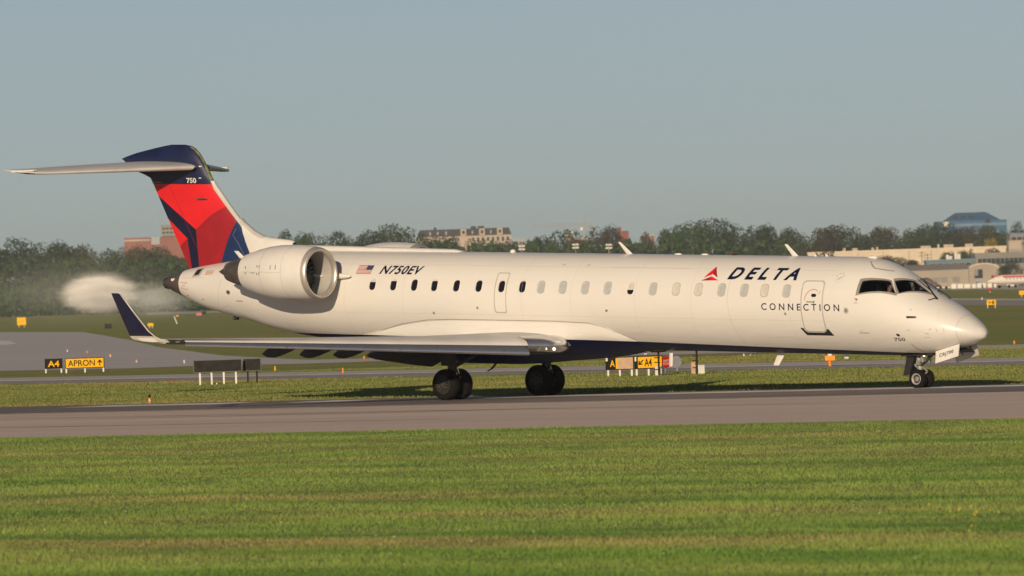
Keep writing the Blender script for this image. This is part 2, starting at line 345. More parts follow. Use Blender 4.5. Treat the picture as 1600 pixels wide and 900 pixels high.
# grass blades: uncountable, one object per lawn
def blades(name, label, pts, hgt, wid, mat):
    n = len(pts); hh = hgt * rng.uniform(0.5, 1.25, n) * (1 + .45 * np.sin(pts[:, 0] * 1.7 + 2 * np.sin(pts[:, 1] * .23)) * np.sin(pts[:, 1] * .61 + 1.5 * np.sin(pts[:, 0] * .41))); ww = wid * rng.uniform(0.6, 1.3, n); az = rng.uniform(0, math.pi, n); lean = rng.uniform(-.6, .6, (n, 2)) * hh[:, None]
    V = np.zeros((n, 3, 3)); dx = np.cos(az) * ww / 2; dy = np.sin(az) * ww / 2
    V[:, 0] = np.stack([pts[:, 0] - dx, pts[:, 1] - dy, np.full(n, .002)], 1); V[:, 1] = np.stack([pts[:, 0] + dx, pts[:, 1] + dy, np.full(n, .002)], 1)
    V[:, 2] = np.stack([pts[:, 0] + lean[:, 0], pts[:, 1] + lean[:, 1], hh], 1)
    me = bpy.data.meshes.new(name); me.vertices.add(3 * n); me.vertices.foreach_set('co', V.ravel())
    me.loops.add(3 * n); me.loops.foreach_set('vertex_index', np.arange(3 * n)); me.polygons.add(n); me.polygons.foreach_set('loop_start', np.arange(0, 3 * n, 3))
    a = me.attributes.new('rnd', 'FLOAT', 'POINT'); a.data.foreach_set('value', np.repeat(rng.uniform(0, 1, n), 3))
    me.materials.append(mat); me.update(); me.validate()
    return tag(put(bpy.data.objects.new(name, me)), label, 'grass', kind='stuff')
def scatter(n, y0, y1, pw, margin=1.35):
    y = y0 + (y1 - y0) * rng.uniform(0, 1, n) ** pw; x = rng.uniform(-1, 1, n) * 0.0645 * y * margin
    nn = (x - ORG.x) * TS + (y - ORG.y) * TC
    return np.stack([x, y], 1), nn
p, nn = scatter(720000, 78, 205, 1.3, 1.6); k1 = nn < -39.3 + rng.uniform(-.35, .35, len(nn)) * (1 + np.sin(p[:, 0] * 3.1) * .5)
patch = np.sin(p[:, 0] * .9 + p[:, 1] * .31) * np.sin(p[:, 0] * .37 - p[:, 1] * .83)
blades('grass_blades', 'mown green grass covering the near side of the runway', p[k1 & (rng.uniform(-1.6, 1, len(p)) < patch + .6)], 0.042, 0.014, M['blade'])
p, nn = scatter(260000, 212, 335, 1.0, 1.2); k1 = (nn > 3.1) & ((p[:, 1] < 317.7 + (p[:, 0] + 20.4) * (266.8 - 317.7) / 37.4 - 1) | (p[:, 1] > 346.8 + (p[:, 0] + 22.3) * (289.3 - 346.8) / 40.7 + 1))
blades('grass_blades', 'mown grass on the strip between runway and taxiway', p[k1], 0.05, 0.03, M['blademid'])
# ================================================================== THE AIRLINER
# body axes: u metres aft of the nose wheel, v metres to starboard, w metres above the fuselage axis
plane = empty('airliner', ORG, -TH)
tag(plane, 'white regional airliner with navy belly and red and navy tail rolling along the runway', 'airplane')
def L(u, v, w): return Vector((-u, -v, Z_AX + K_PITCH * u + w))
def G(u, v, z): return Vector((-u, -v, z))              # same, height above the ground
def hermite(xk, yk, x):
    xk = np.asarray(xk, float); yk = np.asarray(yk, float); x = np.atleast_1d(np.asarray(x, float))
    h = np.diff(xk); d = np.diff(yk) / h; m = np.zeros(len(xk)); m[0] = d[0]; m[-1] = d[-1]
    for i in range(1, len(xk) - 1):
        m[i] = 0 if d[i - 1] * d[i] <= 0 else 2 / (1 / d[i - 1] + 1 / d[i])
    i = np.clip(np.searchsorted(xk, x) - 1, 0, len(xk) - 2); t = (x - xk[i]) / h[i]
    return (2 * t**3 - 3 * t**2 + 1) * yk[i] + (t**3 - 2 * t**2 + t) * h[i] * m[i] + (-2 * t**3 + 3 * t**2) * yk[i + 1] + (t**3 - t**2) * h[i] * m[i + 1]
FU = [-2.225, -2.17, -2.0, -1.7, -1.2, -.6, 0, .6, 1.3, 2.0, 3.2, 18.0, 19.0, 20.0, 21.25, 22.23, 23.2, 24.2, 25.2, 25.94, 26.79, 27.4, 27.7]
FT = [-.71, -.585, -.435, -.235, .07, .36, .70, 1.05, 1.285, 1.345, 1.345, 1.345, 1.345, 1.345, 1.345, 1.33, 1.25, 1.11, .97, .865, .72, .53, .40]
FB = [-.71, -.815, -.90, -1.01, -1.16, -1.27, -1.32, -1.345, -1.345, -1.345, -1.345, -1.345, -1.335, -1.30, -1.223, -1.128, -.99, -.77, -.575, -.416, -.126, .10, .22]
FW = [0.01, .15, .37, .6, .83, 1.02, 1.14, 1.225, 1.295, 1.335, 1.345, 1.345, 1.345, 1.345, 1.33, 1.27, 1.15, .99, .80, .65, .45, .27, .15]
def sec(u):
    t = float(hermite(FU, FT, u)[0]); b = float(hermite(FU, FB, u)[0]); w = float(hermite(FU, FW, u)[0]); return (t + b) / 2, (t - b) / 2, max(w, .002)
def SB(u, a, off=0.0):                                  # body point on the skin; a = 0 starboard side, pi/2 crown
    m, h, W = sec(u); nv, nw = math.cos(a) / W, math.sin(a) / max(h, .002); q = math.hypot(nv, nw)
    return (u, W * math.cos(a) + off * nv / q, m + h * math.sin(a) + off * nw / q)
def S(u, a, off=0.0): return L(*SB(u, a, off))
def ang(u, w):
    m, h, W = sec(u); return math.asin(max(-1, min(1, (w - m) / h)))
def skin(u, w, off=0.0): return S(u, ang(u, w), off)
NA = 96
def fus_loft(us, mb=None):
    mb = mb or MB(); mb.loft([[S(u, 2 * math.pi * j / NA) for j in range(NA)] for u in us]); return mb
def hull(us, name, mat, parent=plane):
    o = fus_loft(us).build(name, mat, parent, True, 40); return o
RAD, CON = -1.655, 26.80
seam_us = lambda a, b, n: [a + (b - a) * i / n for i in range(n + 1)]
radome_us = [-2.225 + .555 * (i / 22) ** 2 for i in range(23)]
hull(radome_us, 'radome', M['white'])
hull([RAD - .016, RAD - .004], 'radome_joint', M['outline'])
main_us = seam_us(RAD, 2.2, 78) + seam_us(2.2, 18, 40)[1:] + seam_us(18, CON, 44)[1:]
fus = hull(main_us, 'fuselage', [M['paint'], M['inter'], M['white']])
cone = hull([CON + .01 + (27.62 - CON - .01) * i / 14 for i in range(15)], 'tail_cone', M['cone'])
cb = MB(); cb.loft([[L(27.60 + d, 0, .305) + Vector((0, r * .9 * math.cos(2 * math.pi * j / 24), r * 1.15 * math.sin(2 * math.pi * j / 24))) for j in range(24)] for d, r in ((0, .15), (.10, .135), (.10, .11), (-.1, .10))]); cb.build('exhaust_outlet', M['fan'], cone, True, 40)
MB().box(skin(27.1, .42, .004), (.14, .02, .07)).build('light', M['flagwhite'], cone)

# ---- cut the windows into the skin
cutters = []
def cutter(mb): cutters.append(mb); return mb
def rrect(hw_, hh_, r, n=5):
    P = []
    for cx, cy, a0 in ((hw_ - r, hh_ - r, 0), (-hw_ + r, hh_ - r, 90), (-hw_ + r, -hh_ + r, 180), (hw_ - r, -hh_ + r, 270)):
        for i in range(n + 1): P.append((cx + r * math.cos(R(a0 + 90 * i / n)), cy + r * math.sin(R(a0 + 90 * i / n))))
    return P
RF = 1.345
def on_side(u0, a0, x, y, off): return S(u0 - x, a0 + y / RF, off)      # x forward, y up the skin
A_WIN = math.asin(.413 / RF)
WIN_U = [18.568, 17.782, 17.0, 16.249, 15.426, 14.598, 13.759, 12.998, 12.308, 11.515, 10.703, 9.895, 9.078, 8.268, 7.448, 6.656, 5.844, 5.048, 4.342, 3.575]
WP = rrect(.122, .172, .1)
def slab(u0, a0, P, o1, o0):
    mb = MB(); n = len(P)
    A = [on_side(u0, a0, x, y, o1) for x, y in P] + [on_side(u0, a0, 0, 0, o1)]; B = [on_side(u0, a0, x, y, o0) for x, y in P] + [on_side(u0, a0, 0, 0, o0)]
    F = [(i, (i + 1) % n, n) for i in range(n)] + [(n + 1 + (i + 1) % n, n + 1 + i, 2 * n + 1) for i in range(n)] + [((i + 1) % n, i, n + 1 + i, n + 1 + (i + 1) % n) for i in range(n)]
    return mb.add(A + B, F)
for u0 in WIN_U: cutter(slab(u0, A_WIN, WP, .08, -.035))
# cockpit panes as (u, angle) quads: bottom-aft, bottom-fwd, top-fwd, top-aft
PANES = {'side': [(1.143, .324), (.115, .668), (.405, .905), (1.129, .618)], 'front': [(.035, .725), (-.555, 1.40), (.02, 1.44), (.32, .985)]}
def quad(Q, s, t):
    a = [Q[0][i] * (1 - s) + Q[1][i] * s for i in (0, 1)]; b = [Q[3][i] * (1 - s) + Q[2][i] * s for i in (0, 1)]
    return a[0] * (1 - t) + b[0] * t, a[1] * (1 - t) + b[1] * t
def mir(Q): return [(u, math.pi - a) for u, a in Q]
def quad_slab(Q, o1, o0, n=8):
    mb = MB(); A = []
    for o in (o1, o0):
        for j in range(n + 1):
            for i in range(n + 1): A.append(S(*quad(Q, i / n, j / n), o))
    k = (n + 1) ** 2; g = lambda i, j: j * (n + 1) + i; F = []
    for j in range(n):
        for i in range(n): F += [(g(i, j), g(i + 1, j), g(i + 1, j + 1), g(i, j + 1)), (k + g(i, j + 1), k + g(i + 1, j + 1), k + g(i + 1, j), k + g(i, j))]
    rim = [g(i, 0) for i in range(n)] + [g(n, j) for j in range(n)] + [g(i, n) for i in range(n, 0, -1)] + [g(0, j) for j in range(n, 0, -1)]
    for a, b in zip(rim, rim[1:] + rim[:1]): F.append((b, a, k + a, k + b))
    return mb.add(A, F)
for nm, Q in PANES.items():
    for q in (Q, mir(Q)): cutter(quad_slab(q, .1, -.16))
cav = MB(); cs = []                                     # the cockpit room inside the skin
for u in seam_us(-.72, 1.75, 16):
    m, h, W = sec(u); P = []
    for j in range(28):
        a = 2 * math.pi * j / 28; P.append(L(u, W * .93 * math.cos(a), max(m - .35 * h, m + (h - .05) * math.sin(a))))
    cs.append(P)
cav.loft(cs); cutter(cav)
def cut(obj, mbs):
    cm = MB()
    objs = [m.build('cutter', [M['inter']]) for m in mbs]
    for co in objs:
        co.parent = plane
    bpy.context.view_layer.update()
    col = bpy.data.collections.new('cutters')
    for co in objs: col.objects.link(co)
    md = obj.modifiers.new('cut', 'BOOLEAN'); md.operation = 'DIFFERENCE'; md.solver = 'EXACT'; md.operand_type = 'COLLECTION'; md.collection = col; md.material_mode = 'TRANSFER'; md.use_self = True
    bpy.context.view_layer.update()
    me = bpy.data.meshes.new_from_object(obj.evaluated_get(bpy.context.evaluated_depsgraph_get()))
    obj.modifiers.remove(md); old = obj.data; obj.data = me; bpy.data.meshes.remove(old)
    for co in objs:
        d = co.data; bpy.data.objects.remove(co); bpy.data.meshes.remove(d)
    bpy.data.collections.remove(col)
cut(fus, cutters)
def true_normals(obj):                                  # keep the skin smooth round the openings
    me = obj.data; nrm = []
    cache = {}
    for p_ in me.polygons:
        for vi in p_.vertices:
            co = me.vertices[vi].co; u = -co.x; v = -co.y; w = co.z - Z_AX - K_PITCH * u
            if p_.material_index == 0:
                key = round(u, 4)
                if key not in cache: cache[key] = (sec(u), sec(u + .01), sec(u - .01))
                (m, h, W), f, b = cache[key]
                a = math.atan2((w - m) / h, v / W)
                du = Vector((-.02, -(f[2] - b[2]) * math.cos(a), K_PITCH * .02 + (f[0] - b[0]) + (f[1] - b[1]) * math.sin(a)))
                da = Vector((0, W * math.sin(a), h * math.cos(a)))
                n = du.cross(da); n.normalize()
                if n.dot(Vector((0, -math.cos(a), math.sin(a)))) < 0: n = -n
                nrm.append(n)
            else: nrm.append(p_.normal.copy())
    me.polygons.foreach_set('use_smooth', [True] * len(me.polygons)); me.normals_split_custom_set(nrm)
true_normals(fus)

# ---- decals that follow the skin
def strip_skin(name, pts, width, mat, parent, off=.003, closed=False, sub=.12):
    Q = []
    n = len(pts)
    for i in range(n if closed else n - 1):
        a, b = pts[i], pts[(i + 1) % n]; k = max(1, int(math.hypot(b[0] - a[0], b[1] - a[1]) / sub))
        Q += [(a[0] + (b[0] - a[0]) * j / k, a[1] + (b[1] - a[1]) * j / k) for j in range(k)]
    if not closed: Q.append(pts[-1])
    V = []; n = len(Q)
    for i in range(n):
        p0 = Q[i - 1] if (i or closed) else Q[i]; p1 = Q[(i + 1) % n] if (i < n - 1 or closed) else Q[i]
        dx, dy = p1[0] - p0[0], p1[1] - p0[1]; q = math.hypot(dx, dy) or 1; nx, ny = -dy / q * width / 2, dx / q * width / 2
        V += [skin(Q[i][0] + nx, Q[i][1] + ny, off), skin(Q[i][0] - nx, Q[i][1] - ny, off)]
    F = [(2 * i, 2 * ((i + 1) % n), 2 * ((i + 1) % n) + 1, 2 * i + 1) for i in range(n if closed else n - 1)]
    return mesh_obj(name, V, F, mat, parent)
def patch_skin(name, pts, mat, parent=None, off=.004, step=.05):     # flat (u, w) polygon bent onto the skin
    us_ = [p_[0] for p_ in pts]; y0 = min(p_[1] for p_ in pts)
    P, F = sliced([(p_[0], p_[1] - y0) for p_ in pts], [tuple(range(len(pts)))], 1, 1, step) if False else slice_poly(pts, step)
    return mesh_obj(name, [skin(u, w, off) for u, w in P], F, mat, parent)
def slice_poly(pts, step):
    bm = bmesh.new(); bm.faces.new([bm.verts.new((a, b, 0)) for a, b in pts]); bmesh.ops.triangulate(bm, faces=bm.faces)
    lo = min(b for a, b in pts); hi = max(b for a, b in pts); y = lo + step
    while y < hi:
        bmesh.ops.bisect_plane(bm, geom=bm.verts[:] + bm.edges[:] + bm.faces[:], plane_co=(0, y, 0), plane_no=(0, 1, 0)); y += step
    bm.verts.index_update(); P = [(v.co.x, v.co.y) for v in bm.verts]; F = [tuple(v.index for v in f.verts) for f in bm.faces]; bm.free(); return P, F
def text_skin(name, txt, u_left, u_right, w0, w1, mat, parent=fus, shear=0.0, space=1.0, bold=0.0, off=.004, rise=0.0):
    V2, F = glyphs(txt, shear, space, bold); a0, a1 = ang((u_left + u_right) / 2, w0), ang((u_left + u_right) / 2, w1)
    P, F = sliced(V2, F, u_left - u_right, 1.0, .12)
    V = [S(u_left - x, a0 + (a1 - a0) * y + rise * x, off) for x, y in P]
    if len(txt) < 5 or u_left - u_right < 1.0: return mesh_obj(name, V, F, mat, parent)
    grp = list(range(len(V)))                           # big words: every letter its own piece
    def root(i):
        while grp[i] != i: grp[i] = grp[grp[i]]; i = grp[i]
        return i
    for f in F:
        for i in f[1:]: grp[root(i)] = root(f[0])
    for r_ in sorted({root(f[0]) for f in F}, key=lambda i: P[i][0]):
        ff = [f for f in F if root(f[0]) == r_]; ids = sorted({i for f in ff for i in f}); mp_ = {i: k for k, i in enumerate(ids)}
        mesh_obj(name, [V[i] for i in ids], [tuple(mp_[i] for i in f) for f in ff], mat, parent)
text_skin('airline_lettering', 'DELTA', 5.745, 3.33, .700, 1.03, M['navy'], shear=.34, space=1.6, bold=.04)
text_skin('service_lettering', 'CONNECTION', 4.425, 1.745, -.122, .068, M['navy'], space=1.62, bold=.012)
text_skin('registration_lettering', 'N750EV', 18.42, 16.83, .700, .945, M['navy'], shear=.30, space=1.12, bold=.028)
text_skin('fleet_number', '750', .18, -.18, -.935, -.845, M['dark'], bold=.015, rise=.14)
# triangular emblem in two reds with a white chevron
tri = [((6.627, .655), (6.33, 1.035), (6.39, .835), (6.62, .70)), ((6.33, 1.035), (6.05, .76), (6.39, .835)), ((6.60, .655), (6.05, .668), (6.38, .775))]
tl = (6.640, .655); tp = (6.318, 1.04); tr_ = (6.035, .668); mid = (6.34, .86)
def ln(a, b, f): return (a[0] + (b[0] - a[0]) * f, a[1] + (b[1] - a[1]) * f)
cen = (6.300, .835)
patch_skin('emblem_upper_facet', [ln(tl, tp, .20), tp, cen], M['red'], fus)
patch_skin('emblem_right_facet', [tp, ln(tr_, tp, .20), cen], M['dkred'], fus)
cl = (6.315, .775)
patch_skin('emblem_lower_facet', [tl, cl, (6.33, .662)], M['dkred'], fus)
patch_skin('emblem_base_facet', [cl, tr_, (6.33, .662)], M['red'], fus)
# flag
fl = MB(); fu0, fu1, fw0, fw1 = 19.293, 18.733, .700, .942
def flag_patch(name, x0, x1, y0, y1, mat):
    P = [(fu0 - (fu0 - fu1) * x0, fw0 + (fw1 - fw0) * y0), (fu0 - (fu0 - fu1) * x1, fw0 + (fw1 - fw0) * y0), (fu0 - (fu0 - fu1) * x1, fw0 + (fw1 - fw0) * y1), (fu0 - (fu0 - fu1) * x0, fw0 + (fw1 - fw0) * y1)]
    return P
fm = MB()
def add_patch(mb, pts, m, off):
    P, F = slice_poly(pts, .04); mb.add([skin(u, w, off) for u, w in P], F, m)
for i in range(7):
    y0 = i * 2 / 13.0; add_patch(fm, flag_patch('', 0, 1, y0, y0 + 1 / 13.0, None), 0, .004)
    if i < 6: add_patch(fm, flag_patch('', 0, 1, y0 + 1 / 13.0, y0 + 2 / 13.0, None), 1, .004)
add_patch(fm, flag_patch('', .58, 1, .46, 1, None), 2, .007)
fm.build('flag', [M['flagred'], M['flagwhite'], M['flagblue']], fus)
# ---- cabin windows
state = ['p.3', 'p.18', 'd', 'p.12', 'd', 'd', 'd', 'd', 'g', 'g', 'g', 'g', 'p.62', 'g', 'b', 'b', 'g', 'g', 'b', 'g']
def disc_side(P, u0, a0, off):
    n = len(P); V = [on_side(u0, a0, x, y, off) for x, y in P] + [on_side(u0, a0, 0, 0, off)]; return V, [(i, (i + 1) % n, n) for i in range(n)]
for u0, stt in zip(WIN_U, state):
    V = []; F = []; n = len(WP)
    for k_, off in ((1.17, .001), (1.12, .007), (1.0, .006), (.99, -.03)): V += [on_side(u0, A_WIN, x * (k_ if k_ > 1 else k_), y * (1 + (k_ - 1) * .72), off) for x, y in WP]
    for r_ in range(3):
        for i in range(n): F.append((r_ * n + i, r_ * n + (i + 1) % n, (r_ + 1) * n + (i + 1) % n, (r_ + 1) * n + i))
    wo = mesh_obj('cabin_window', V, F, M['flagwhite'] if stt[0] in 'pd' else M['outline'], fus, True)
    Vp, Fp = disc_side(WP, u0, A_WIN, -.028); mesh_obj('pane', Vp, Fp, M['pane'], wo)
    if stt in 'gb':
        Vp, Fp = disc_side(WP, u0, A_WIN, -.012); mesh_obj('window_shade', Vp, Fp, M['shadeg'] if stt == 'g' else M['shadeb'], wo)
    elif stt[0] == 'p':
        f_ = float(stt[1:]); yl = .172 - .344 * f_
        P = [(x, max(y, yl)) for x, y in WP]; cyc = .172 - .172 * f_
        Vp = [on_side(u0, A_WIN, x, y, -.014) for x, y in P] + [on_side(u0, A_WIN, 0, cyc, -.014)]
        mesh_obj('window_shade', Vp, [(i, (i + 1) % n, n) for i in range(n)], M['shadeb'], wo)
# ---- doors
def door(name, u0, a0, hw_, hh_, r, wid, off=.006, taper=0.0):
    P = rrect(hw_, hh_, r, 6); Q = []
    for i in range(len(P)):                             # densify so that it follows the curve
        a, b = P[i], P[(i + 1) % len(P)]; k = max(1, int(math.hypot(b[0] - a[0], b[1] - a[1]) / .07)); Q += [(a[0] + (b[0] - a[0]) * j / k, a[1] + (b[1] - a[1]) * j / k) for j in range(k)]
    n = len(Q); V = []; F = []
    for k_, o_ in ((0, off), (wid, off + .002), (wid, -.004)):
        V += [on_side(u0, a0, x * (1 - k_ / hw_) , y * (1 - k_ / hh_), o_) for x, y in Q]
    for r_ in range(2):
        for i in range(n): F.append((r_ * n + i, r_ * n + (i + 1) % n, (r_ + 1) * n + (i + 1) % n, (r_ + 1) * n + i))
    return mesh_obj(name, V, F, M['outline'], fus)
door('overwing_exit', 13.775, math.asin(.25 / RF), .225, .60, .07, .032)
pd = door('passenger_door', 2.68, 0.0, .385, .745, .13, .04)
P = rrect(.085, .045, .045); Vp, Fp = disc_side(P, 2.62, ang(2.6, .30), .006); mesh_obj('door_window', Vp, Fp, M['pane'], pd)
strip_skin('door_handle', [(2.86, .125), (2.60, .118)], .035, M['grey'], pd, .008); Vp, Fp = disc_side(rrect(.03, .035, .02), 2.60, ang(2.6, .12), .012); mesh_obj('handle_knob', Vp, Fp, M['grey'], pd)
strip_skin('handle_arc', [(2.93, .16), (2.915, .25), (2.86, .36), (2.78, .43), (2.68, .465), (2.58, .46), (2.49, .415)], .02, M['stencil'], pd, .005, sub=.04)
strip_skin('handle_mark', [(2.48, .32), (2.40, .42)], .014, M['grey'], pd, .005)
patch_skin('door_sill_protection', [(3.20, -.60), (3.09, -.60), (3.06, -.675), (2.98, -.72), (2.42, -.72), (2.35, -.675), (2.32, -.62), (2.24, -.62), (2.13, -.80), (3.06, -.80)][::-1], M['dark'], fus, .005)
# ---- small skin details
def dot(name, u, w, r, mat, off=.005, parent=fus): Vp, Fp = disc_side(rrect(r, r, r * .98), u, ang(u, w), off); return mesh_obj(name, Vp, Fp, mat, parent)
for u, w in ((16.284, -.378), (14.629, -.208), (3.612, -.221)): d_ = dot('drain_mast', u, w, .04, M['grey'])
MB().tube(skin(9.918, -.214, -.02), skin(9.918, -.214, .05), .04, .02).build('ice_light', M['lens'], fus)
dot('static_port', -.01, -.749, .055, M['dark'])
dot('service_port', 1.53, -.10, .06, M['grey']); strip_skin('service_port_outline', [(1.60, -.03), (1.50, -.03), (1.45, -.09), (1.47, -.17), (1.55, -.18), (1.62, -.13)], .012, M['grey'], fus)
patch_skin('warning_arrow', [(1.27, .225), (1.19, .235), (1.15, .205), (1.19, .175), (1.22, .20)], M['dkred'], fus)
for w_ in (.10, .14): strip_skin('warning_stencil', [(1.27, w_), (1.15, w_)], .018, M['outline'], fus)
strip_skin('operator_stencil', [(1.24, -.655), (1.10, -.655)], .012, M['outline'], fus); strip_skin('operator_stencil', [(1.24, -.71), (.93, -.71)], .02, M['grey'], fus)
text_skin('exhaust_stencil', 'DANGER', 26.70, 26.35, .32, .37, M['stencil']); text_skin('exhaust_stencil', 'HOT', 26.62, 26.45, .23, .28, M['stencil']); text_skin('exhaust_stencil', 'EXHAUST', 26.70, 26.33, .14, .19, M['stencil'])
for w_ in (.60, .645, .69): strip_skin('tail_stencil', [(25.6, w_), (25.25, w_ + .02)], .02, M['stencil'], fus, sub=.05)
strip_skin('engine_stencil', [(24.1, -.15), (23.8, -.15)], .03, M['stencil'], fus)
patch_skin('tail_vent', [(26.18, .50), (25.82, .55), (25.80, .80), (26.14, .74)], M['outline'], fus, .003); patch_skin('tail_vent_grille', [(26.11, .56), (25.90, .59), (25.88, .765), (26.09, .72)], M['dark'], fus, .007)
dot('tail_port', 24.42, .10, .10, M['outline'], .004); dot('tail_port_lens', 24.40, .10, .08, M['core'], .008)
for a, b in ((26.5, -.02), (25.75, -.12)): patch_skin('drain_slot', [(a, b), (a - .07, b), (a - .07, b - .02), (a, b - .02)], M['dark'], fus)
# round emblem of a group logo: ring of short arcs and a bar
for k_ in range(4): a0 = R(20 + 42 * k_); strip_skin('round_emblem', [(1.87 - .13 * math.cos(a0 + R(b)), .785 + .125 * math.sin(a0 + R(b))) for b in (0, 9, 18)], .014, M['grey'], fus, sub=.03)
strip_skin('round_emblem', [(1.87 - .12 * math.cos(R(b)), .775 + .115 * math.sin(R(b))) for b in range(195, 350, 12)], .007, M['outline'], fus, sub=.03)
patch_skin('round_emblem_bar', [(1.96, .745), (1.90, .735), (1.79, .80), (1.80, .83), (1.87, .79)], M['outline'], fus)
# panel seams
strip_skin('access_panel_seam', [(-1.05, .12), (-1.12, -.05), (-1.17, -.30)], .008, M['outline'], fus)
for pts in (((5.60, 1.0), (5.62, .3), (5.55, -.5), (5.40, -1.1)), ((-.45, -.05), (-.38, -.05)), ((-.44, -.05), (-.44, -.10)), ((-.40, -.62), (-.33, -.62)), ((-.40, -.62), (-.40, -.57)), ((-1.02, -.60), (-.95, -.60)), ((-1.02, -.60), (-1.02, -.55)), ((-1.16, -.55), (-1.18, -.66)), ((-1.36, -.56), (-1.37, -.66)),
            ((25.2, -.55), (24.9, -.05), (24.75, .5)), ((26.7, .48), (25.6, .50)), ((24.9, -.35), (24.6, -.30), (24.2, -.55), (23.8, -.75)), ((10.0, .98), (7.2, .98))):
    strip_skin('panel_seam', list(pts), .010, M['outline'] if pts[0][0] > 5 else M['seam'], fus)
for u, w in ((-.86, -.70), (-.92, -.70), (-.85, -.80), (-.93, -.80)): dot('panel_fastener', u, w, .022, M['seam'])
strip_skin('ground_wire', [(-.30, -.98), (-.34, -1.10), (-.44, -1.22)], .018, M['dkred'], fus, .01, sub=.03)
strip_skin('escape_hatch_outline', [(1.30, 1.22), (1.02, 1.05), (.55, .97), (.42, 1.0)], .02, M['grey'], fus)
for u in (3.45, 6.9, 8.9, 11.2, 13.0, 17.4, 19.6, 21.3): strip_skin('skin_joint', [(u, -.5 if 9 < u < 19 else -1.0), (u, 1.25)], .005, M['outline'], fus, .0025, sub=.06)
for w_ in (.98, -.40): strip_skin('skin_joint', [(21.0, w_), (2.0, w_)], .004, M['outline'], fus, .0025, sub=.5)
# pitot probe
pb = MB(); b0 = skin(-.40, -.262); pb.tube(b0, skin(-.40, -.262, .07), .03, .022).tube(skin(-.38, -.262, .06), skin(-.67, -.275, .12), .022, .012); pb.build('pitot_probe', M['strutdark'], fus)
# ---- cockpit glazing
def pane_mesh(Q, off, n=8):
    V = [S(*quad(Q, i / n, j / n), off) for j in range(n + 1) for i in range(n + 1)]
    return V, [(j * (n + 1) + i, j * (n + 1) + i + 1, (j + 1) * (n + 1) + i + 1, (j + 1) * (n + 1) + i) for j in range(n) for i in range(n)]
def grow(Q, du, da):
    cu = sum(q[0] for q in Q) / 4; ca = sum(q[1] for q in Q) / 4
    return [(u + (du if u > cu else -du), a + (da if a > ca else -da) * 1.0) for u, a in Q]
for side in (0, 1):
    for nm, Q in PANES.items():
        q = mir(Q) if side else Q
        V, F = pane_mesh(q, -.012); wo = mesh_obj('cockpit_window', V, F, M['cglass'], fus, True)
        # grey surround: a band round the pane
        n = 10
        def edge(Qq, o_):
            E_ = []
            for (s0, t0), (s1, t1) in (((0, 0), (1, 0)), ((1, 0), (1, 1)), ((1, 1), (0, 1)), ((0, 1), (0, 0))):
                for i in range(n): f = i / n; E_.append(S(*quad(Qq, s0 + (s1 - s0) * f, t0 + (t1 - t0) * f), o_))
            return E_
        g = {'side': [(1.235, .265), (.06, .63), (.385, .95), (1.215, .66)], 'front': [(.085, .655), (-.66, 1.38), (.03, 1.50), (.38, 1.02)]}[nm]
        g = mir(g) if side else g
        e0, e1, e2 = edge(g, .004 if nm == 'side' else .007), edge(q, .009 if nm == 'side' else .011), edge(q, -.03); k_ = 4 * n
        mesh_obj('window_frame', e0 + e1 + e2, [(r_ * k_ + i, r_ * k_ + (i + 1) % k_, (r_ + 1) * k_ + (i + 1) % k_, (r_ + 1) * k_ + i) for r_ in (0, 1) for i in range(k_)], M['grey'], wo)
wp = MB(); wp.tube(S(-.84, 1.25, .02), S(-.66, 1.33, .07), .03, .022, 8).tube(S(-.66, 1.33, .07), S(-.05, 1.72, .07), .022, .018, 8).tube(S(-.80, 1.25, .03), S(-.72, 1.0, .03), .014, .012, 6).tube(S(-.5, 1.45, .045), S(.02, 1.55, .03), .014, .012, 6)
wp.build('windscreen_wiper', M['dark'], fus)
wp = MB(); wp.tube(S(-.84, math.pi - 1.25, .02), S(-.66, math.pi - 1.33, .07), .03, .022, 8).tube(S(-.66, math.pi - 1.33, .07), S(-.05, math.pi - 1.72 + .3, .05), .02, .015, 8); wp.build('windscreen_wiper', M['dark'], fus)
# cockpit furniture: seat backs and glareshield, children of the fuselage
for sv_ in (.52, -.52):
    sm = MB(); sm.box(L(.95, sv_, -.02), (.12, .46, .75)).box(L(.93, sv_, .52), (.10, .28, .26)); sm.build('pilot_seat', M['rubber'], fus)
MB().box(L(-.12, 0, .20), (.45, 1.0, .10)).build('glareshield', M['dark'], fus)
# ---- antennas and lights on the crown and belly
def blade(name, u0, w0, du, hgt, chord, tip, mat=None, thick=.03, below=False, v=0.0):
    sg = -1 if below else 1; secs = []
    for f, c_ in ((-.1, chord), (.0, chord), (.9, tip * 1.2), (1.0, tip)):
        o_ = [(0, 0), (.3, .5), (.7, .45), (1, 0), (.7, -.45), (.3, -.5)]; secs.append([L(u0 + du * f + c_ * (a - .5), v + thick * b * (1 if f < 1 else .5), w0 + sg * hgt * f) for a, b in o_])
    return MB().loft(secs).build(name, mat or M['white'], fus, True, 40)
blade('blade_antenna', 10.10, 1.345, .36, .33, .22, .09); blade('blade_antenna', 4.22, 1.345, .32, .32, .22, .10); blade('blade_antenna', 4.80, -1.34, .22, .36, .26, .17, below=True)
blade('blade_antenna', 3.52, 1.345, .05, .07, .10, .04); blade('blade_antenna', 3.12, 1.345, .05, .07, .10, .04)
blade('belly_antenna', 8.72, -1.34, .03, .46, .13, .10, below=True); blade('belly_antenna', 9.55, -1.34, .12, .14, .12, .09, below=True); blade('belly_antenna', 2.55, -1.34, .02, .13, .16, .12, below=True); blade('belly_antenna', 5.9, -1.34, .02, .1, .08, .05, below=True)
MB().loft([[L(14.35 + r * math.cos(b), r * math.sin(b), 1.335 + h) for b in np.linspace(0, 2 * math.pi, 12, endpoint=False)] for r, h in ((.09, 0), (.08, .06), (.04, .09), (.01, .10))]).build('satellite_antenna', M['white'], fus, True)
